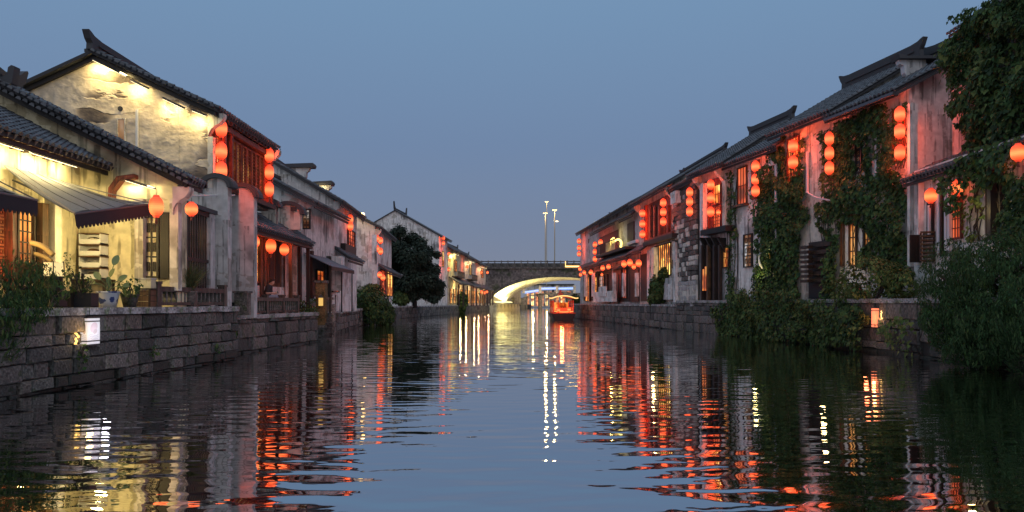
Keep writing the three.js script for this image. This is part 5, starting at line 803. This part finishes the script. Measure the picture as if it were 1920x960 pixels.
for (const [label, px, d, y0, h, n, pal, sp] of [['tall wispy grass growing in the dark pot by the balustrade', 350, quayD(350, .3), 2.0, .85, 520, [[.12, .13, .05], [.09, .11, .04], [.16, .15, .07]], .38]]) {
  const t = thing('grass_plant', label, 'grass', V3(X(px, d), y0, -d)), list = []; const im = new THREE.InstancedMesh(bladeGeo, leafMat, n), m = new THREE.Matrix4(); for (let i = 0; i < n; i++) { const a = rr(0, 6.28), l = rr(.1, .75); m.compose(V3(rr(-.16, .16), 0, rr(-.16, .16)), new THREE.Quaternion().setFromEuler(new THREE.Euler(l * Math.cos(a), rr(0, 6.28), l * Math.sin(a))), V3(.55, h * rr(.5, 1.1), h)); im.setMatrixAt(i, m); const k = pal[i % 3]; im.setColorAt(i, C(...k)); } im.name = 'blades'; im.userData.kind = 'stuff'; im.castShadow = true; t.add(im);
}
{ // broad-leaved plant in the blue and white pot: each large leaf a part
  const d = quayD(203, .3), b = V3(X(203, d), 1.92, -d), t = thing('broad_leaf_plant', 'broad-leaved plant with upright paddle leaves in the glazed pot', 'plant', b), lm = mat([.09, .14, .06], .5, { side: THREE.DoubleSide });
  for (const [dx, dy, s, r] of [[.12, .62, .24, .3], [-.1, .3, .22, -.7], [.05, .36, .2, .5], [-.22, .22, .2, -1.1], [.26, .28, .2, 1.0], [.0, .18, .18, -.2], [.33, .16, .17, 1.3]]) { const e = b.clone().add(V3(dx, dy, rr(-.1, .15))); part('stem', tube([b, b.clone().lerp(e, .5).add(V3(-dx * .2, .05, 0)), e], .01, 8, 4), lm, t); const sh = new THREE.Shape(); sh.moveTo(0, 0); sh.bezierCurveTo(-s * .5, s * .3, -s * .35, s, 0, s * 1.15); sh.bezierCurveTo(s * .35, s, s * .5, s * .3, 0, 0); const g = new THREE.ShapeGeometry(sh, 8), p = g.attributes.position; for (let i = 0; i < p.count; i++) p.setZ(i, Math.abs(p.getX(i)) * .35 - p.getY(i) * p.getY(i) * .5); g.computeVertexNormals(); g.rotateX(rr(-.3, .2)).rotateZ(-r).rotateY(rr(-.4, .4)).translate(e.x, e.y, e.z); part('leaf', g, lm, t); }
}
{ // the big tree
  const b = P(778, 570, 94); b.y = 1.1; const t = thing('broadleaf_tree', 'large dark leaning tree on the left quay in front of the white gable', 'tree', b), list = [];
  const at = (px, py, dd = 0) => P(px, py, 94 + dd);
  part('trunk', tube([b, at(776, 545), at(772, 515), at(766, 480)], .28, 14, 8), M.dark, t);
  const limbs = [[740, 470, -1], [755, 448, 1], [790, 465, -1], [810, 490, 1], [822, 515, -1], [735, 510, 1], [800, 540, -2], [750, 540, -1.5]]; for (const [px, py, dd] of limbs) part('limb', tube([at(774, 525), at((774 + px) / 2, (515 + py) / 2, dd * .5), at(px, py, dd)], .1, 8, 5), M.dark, t);
  const cl = []; const outline = [[738, 440, 12], [752, 436, 13], [770, 447, 14], [728, 452, 10], [785, 456, 13], [722, 468, 9], [745, 462, 18], [765, 475, 20], [790, 478, 16], [806, 470, 8], [818, 473, 6], [728, 485, 14], [745, 495, 20], [770, 502, 20], [795, 500, 16], [812, 505, 12], [722, 505, 10], [735, 520, 15], [760, 527, 18], [785, 525, 18], [808, 525, 16], [824, 532, 10], [745, 545, 14], [775, 548, 16], [800, 546, 15], [820, 548, 10], [733, 540, 9], [757, 556, 10], [812, 560, 9]];
  for (const [px, py, r] of outline) for (let k = 0; k < 2; k++) { const R = r * 94 / FP * rr(.8, 1.15), c = at(px + rr(-4, 4), py + rr(-4, 4), rr(-2.6, 2.6)), N = Math.round(520 * R * R + 40); for (let i = 0; i < N; i++) { const d = rdir(); d.y *= .85; const q = c.clone().addScaledVector(d, R * rr(.55, 1.1)); if (q.y < 1.6) continue; list.push([q, d.clone().add(V3(rr(-.5, .5), .7, rr(-.5, .5))), .34 * rr(.6, 1.3)]); } }
  leaves(list, t, leafGeo, [[.020, .034, .024], [.028, .046, .03], [.036, .055, .034]], 'crown');
}
{ // small moored skiff under the shrub
  const p = P(735, 600, 79), t = thing('moored_skiff', 'small grey skiff bow moored under the dark shrubs', 'boat', V3(p.x, 0, p.z)); const sh = shapeOf([[-.5, .5], [-.32, -.1], [.32, -.1], [.5, .5], [.42, .5], [.27, 0], [-.27, 0], [-.42, .5]]); part('hull', new THREE.ExtrudeGeometry(sh, { depth: 3, bevelEnabled: true, bevelSize: .03, bevelThickness: .2, bevelSegments: 2 }).translate(p.x, 0, p.z - 3), M.greyWood, t); part('bow', new THREE.ConeGeometry(.5, 1.1, 4, 1).rotateX(Math.PI / 2).scale(1, .5, 1).translate(p.x, .32, p.z + .6), M.greyWood, t);
}

// ================= PERSON =================
{
  const hip = V3(-9.68, 1.92, -31.6), J = (x, y, z) => V3(x, y, z);
  const bones = { pelvis: [J(0, 0, -.07), J(0, 0, .07), .125, .125], belly: [J(0, .02, 0), J(.03, .2, 0), .125, .12], chest: [J(.04, .2, 0), J(.08, .38, 0), .125, .13], shl: [J(.09, .42, -.13), J(.09, .42, .13), .075, .075], neck: [J(.1, .44, 0), J(.15, .54, 0), .058, .052],
    ua1: [J(.09, .42, .18), J(.08, .17, .25), .055, .043], ua2: [J(.09, .42, -.18), J(.08, .17, -.25), .055, .043], fa1: [J(.08, .17, .25), J(.31, .16, .09), .042, .028], fa2: [J(.08, .17, -.25), J(.31, .17, -.08), .042, .028],
    th1: [J(0, -.01, .09), J(.42, .02, .13), .085, .062], th2: [J(0, -.01, -.09), J(.42, .02, -.12), .085, .062], sh1: [J(.42, .02, .13), J(.38, -.42, .13), .058, .04], sh2: [J(.42, .02, -.12), J(.46, -.42, -.11), .058, .04], ft1: [J(.38, -.45, .13), J(.56, -.48, .14), .04, .034], ft2: [J(.46, -.45, -.11), J(.64, -.48, -.12), .04, .034] };
  const sm = (a, b, k) => { const h = Math.max(0, Math.min(1, .5 + .5 * (b - a) / k)); return b + (a - b) * h - k * h * (1 - h); };
  const field = (list, grow, extra) => (x, y, z) => { let d = 9; for (const [a, b, r0, r1] of list) { const ax = b.x - a.x, ay = b.y - a.y, az = b.z - a.z, px = x - a.x, py = y - a.y, pz = z - a.z, h = Math.max(0, Math.min(1, (px * ax + py * ay + pz * az) / (ax * ax + ay * ay + az * az))); const q = Math.hypot(px - ax * h, py - ay * h, pz - az * h) - (r0 + (r1 - r0) * h) - grow; d = sm(d, q, .035); } if (extra) d = extra(x, y, z, d); return d; };
  function march(f, c, half, res) { const mc = new MarchingCubes(res, M.black, false, false, 90000); mc.isolation = 0; for (let k = 0; k < res; k++) for (let j = 0; j < res; j++) for (let i = 0; i < res; i++) mc.field[i + j * res + k * res * res] = -f(c.x + (i / (res / 2) - 1) * half, c.y + (j / (res / 2) - 1) * half, c.z + (k / (res / 2) - 1) * half); mc.update(); const g = new THREE.BufferGeometry(), n = mc.count; g.setAttribute('position', new THREE.BufferAttribute(mc.positionArray.slice(0, n * 3), 3)); g.setAttribute('normal', new THREE.BufferAttribute(mc.normalArray.slice(0, n * 3), 3)); g.scale(half, half, half).translate(c.x, c.y, c.z); return g.translate(hip.x, hip.y, hip.z); }
  const B = bones, t = thing('person', 'person in a black T-shirt and light blue jeans sitting bent over a phone', 'person', V3(hip.x, 1.42, hip.z)), skin = mat([.52, .33, .24], .55);
  const head = (x, y, z) => { // tilted head looking down at the phone
    const hx = x - .2, hy = y - .63, ca = Math.cos(.5), sa = Math.sin(.5), u = hx * ca - hy * sa, v = hx * sa + hy * ca; let d = Math.hypot(u / .095, v / .115, z / .075) - 1; d *= .085; d = sm(d, Math.hypot((u - .055) / .05, (v + .07) / .055, z / .05) * .05 - .05, .03); d = sm(d, Math.hypot(u - .1, (v + .015) * .8, z) - .015, .02); for (const s of [-1, 1]) { d = sm(d, Math.hypot((u + .01) * .8, v + .01, (z - s * .078) * 2) - .022, .008); d = Math.max(d, -(Math.hypot(u - .098, v - .012, z - s * .032) - .012)); } d = Math.max(d, -(Math.hypot((u - .106), (v + .062) * 2.4, z * .6) - .012)); return d; };
  const body = march(field([B.pelvis, B.belly, B.chest, B.shl, B.neck, B.ua1, B.ua2, B.fa1, B.fa2, B.th1, B.th2, B.sh1, B.sh2], 0), J(.2, .03, 0), .62, 84);
  const hd = march((x, y, z) => sm(head(x, y, z), field([B.neck], 0)(x, y, z), .02), J(.19, .62, 0), .17, 56);
  const hand = (s) => { const w = J(.31, .165, s * .085), list = [[w, J(.36, .17, s * .06), .026, .028], [J(.345, .165, s * .075), J(.37, .17, s * .05), .024, .024]]; for (let k = 0; k < 4; k++) { const r = J(.37, .155 + k * .017, s * .055), m = J(.405 - Math.abs(k - 1.5) * .004, .158 + k * .017, s * .05), e = J(.415, .16 + k * .017, s * .022); list.push([r, m, .0095, .009], [m, e, .009, .0075]); } list.push([J(.34, .19, s * .06), J(.37, .215, s * .045), .012, .011], [J(.37, .215, s * .045), J(.395, .22, s * .028), .0105, .009]); const ff = (x, y, z) => { let d = 9; for (const [a, b, r0, r1] of list) { const q = field([[a, b, r0, r1]], 0)(x, y, z); d = sm(d, q, .006); } return d; }; return march(ff, J(.365, .18, s * .055), .09, 48); };
  part('body', [body, hd, hand(1), hand(-1)], skin, t);
  part('t_shirt', march(field([B.belly, B.chest, B.shl, [J(.09, .42, .18), J(.083, .24, .228), .058, .06], [J(.09, .42, -.18), J(.083, .24, -.228), .058, .06], [J(0, .0, -.06), J(0, .0, .06), .12, .12]], .014, (x, y, z, d) => Math.max(d, -(Math.hypot(x - .15, y - .53, z) - .07))), J(.05, .24, 0), .4, 56), mat([.025, .025, .03], .9), t);
  part('jeans', march(field([B.pelvis, B.th1, B.th2, B.sh1, B.sh2], .012), J(.22, -.18, 0), .46, 60), mat([.22, .33, .45], .9), t);
  part('hair', march((x, y, z) => { const d = head(x, y, z) - .016, hx = x - .2, hy = y - .63, ca = Math.cos(.5), sa = Math.sin(.5), u = hx * ca - hy * sa, v = hx * sa + hy * ca; return Math.max(d, u * .9 - v * .75 - .022); }, J(.19, .64, 0), .18, 52), mat([.015, .013, .012], .7), t);
  for (const k of ['ft1', 'ft2']) part('shoe', march(field([B[k]], .01), B[k][0].clone().lerp(B[k][1], .5), .17, 28), mat([.5, .5, .5], .7), t);
  const ph = thing('phone', 'dark phone held in both hands of the seated person', 'phone', hip.clone().add(V3(.41, .19, 0))); part('phone_body', new THREE.BoxGeometry(.012, .075, .15).rotateZ(.5).translate(hip.x + .42, hip.y + .2, hip.z), M.black, ph); part('screen', new THREE.BoxGeometry(.004, .068, .14).rotateZ(.5).translate(hip.x + .412, hip.y + .204, hip.z), glow([.9, .95, 1], 1.6), ph);
  const bn = thing('bench', 'low stone bench under the seated person behind the balustrade', 'bench', V3(hip.x, 1.3, hip.z)); part('seat', box(.5, .1, 1.4, hip.x - .03, 1.74, hip.z), M.greyWood, bn); for (const s of [-.5, .5]) part('leg', box(.4, .4, .12, hip.x - .03, 1.49, hip.z + s), M.s3, bn);
}
renderer.render(scene, camera);
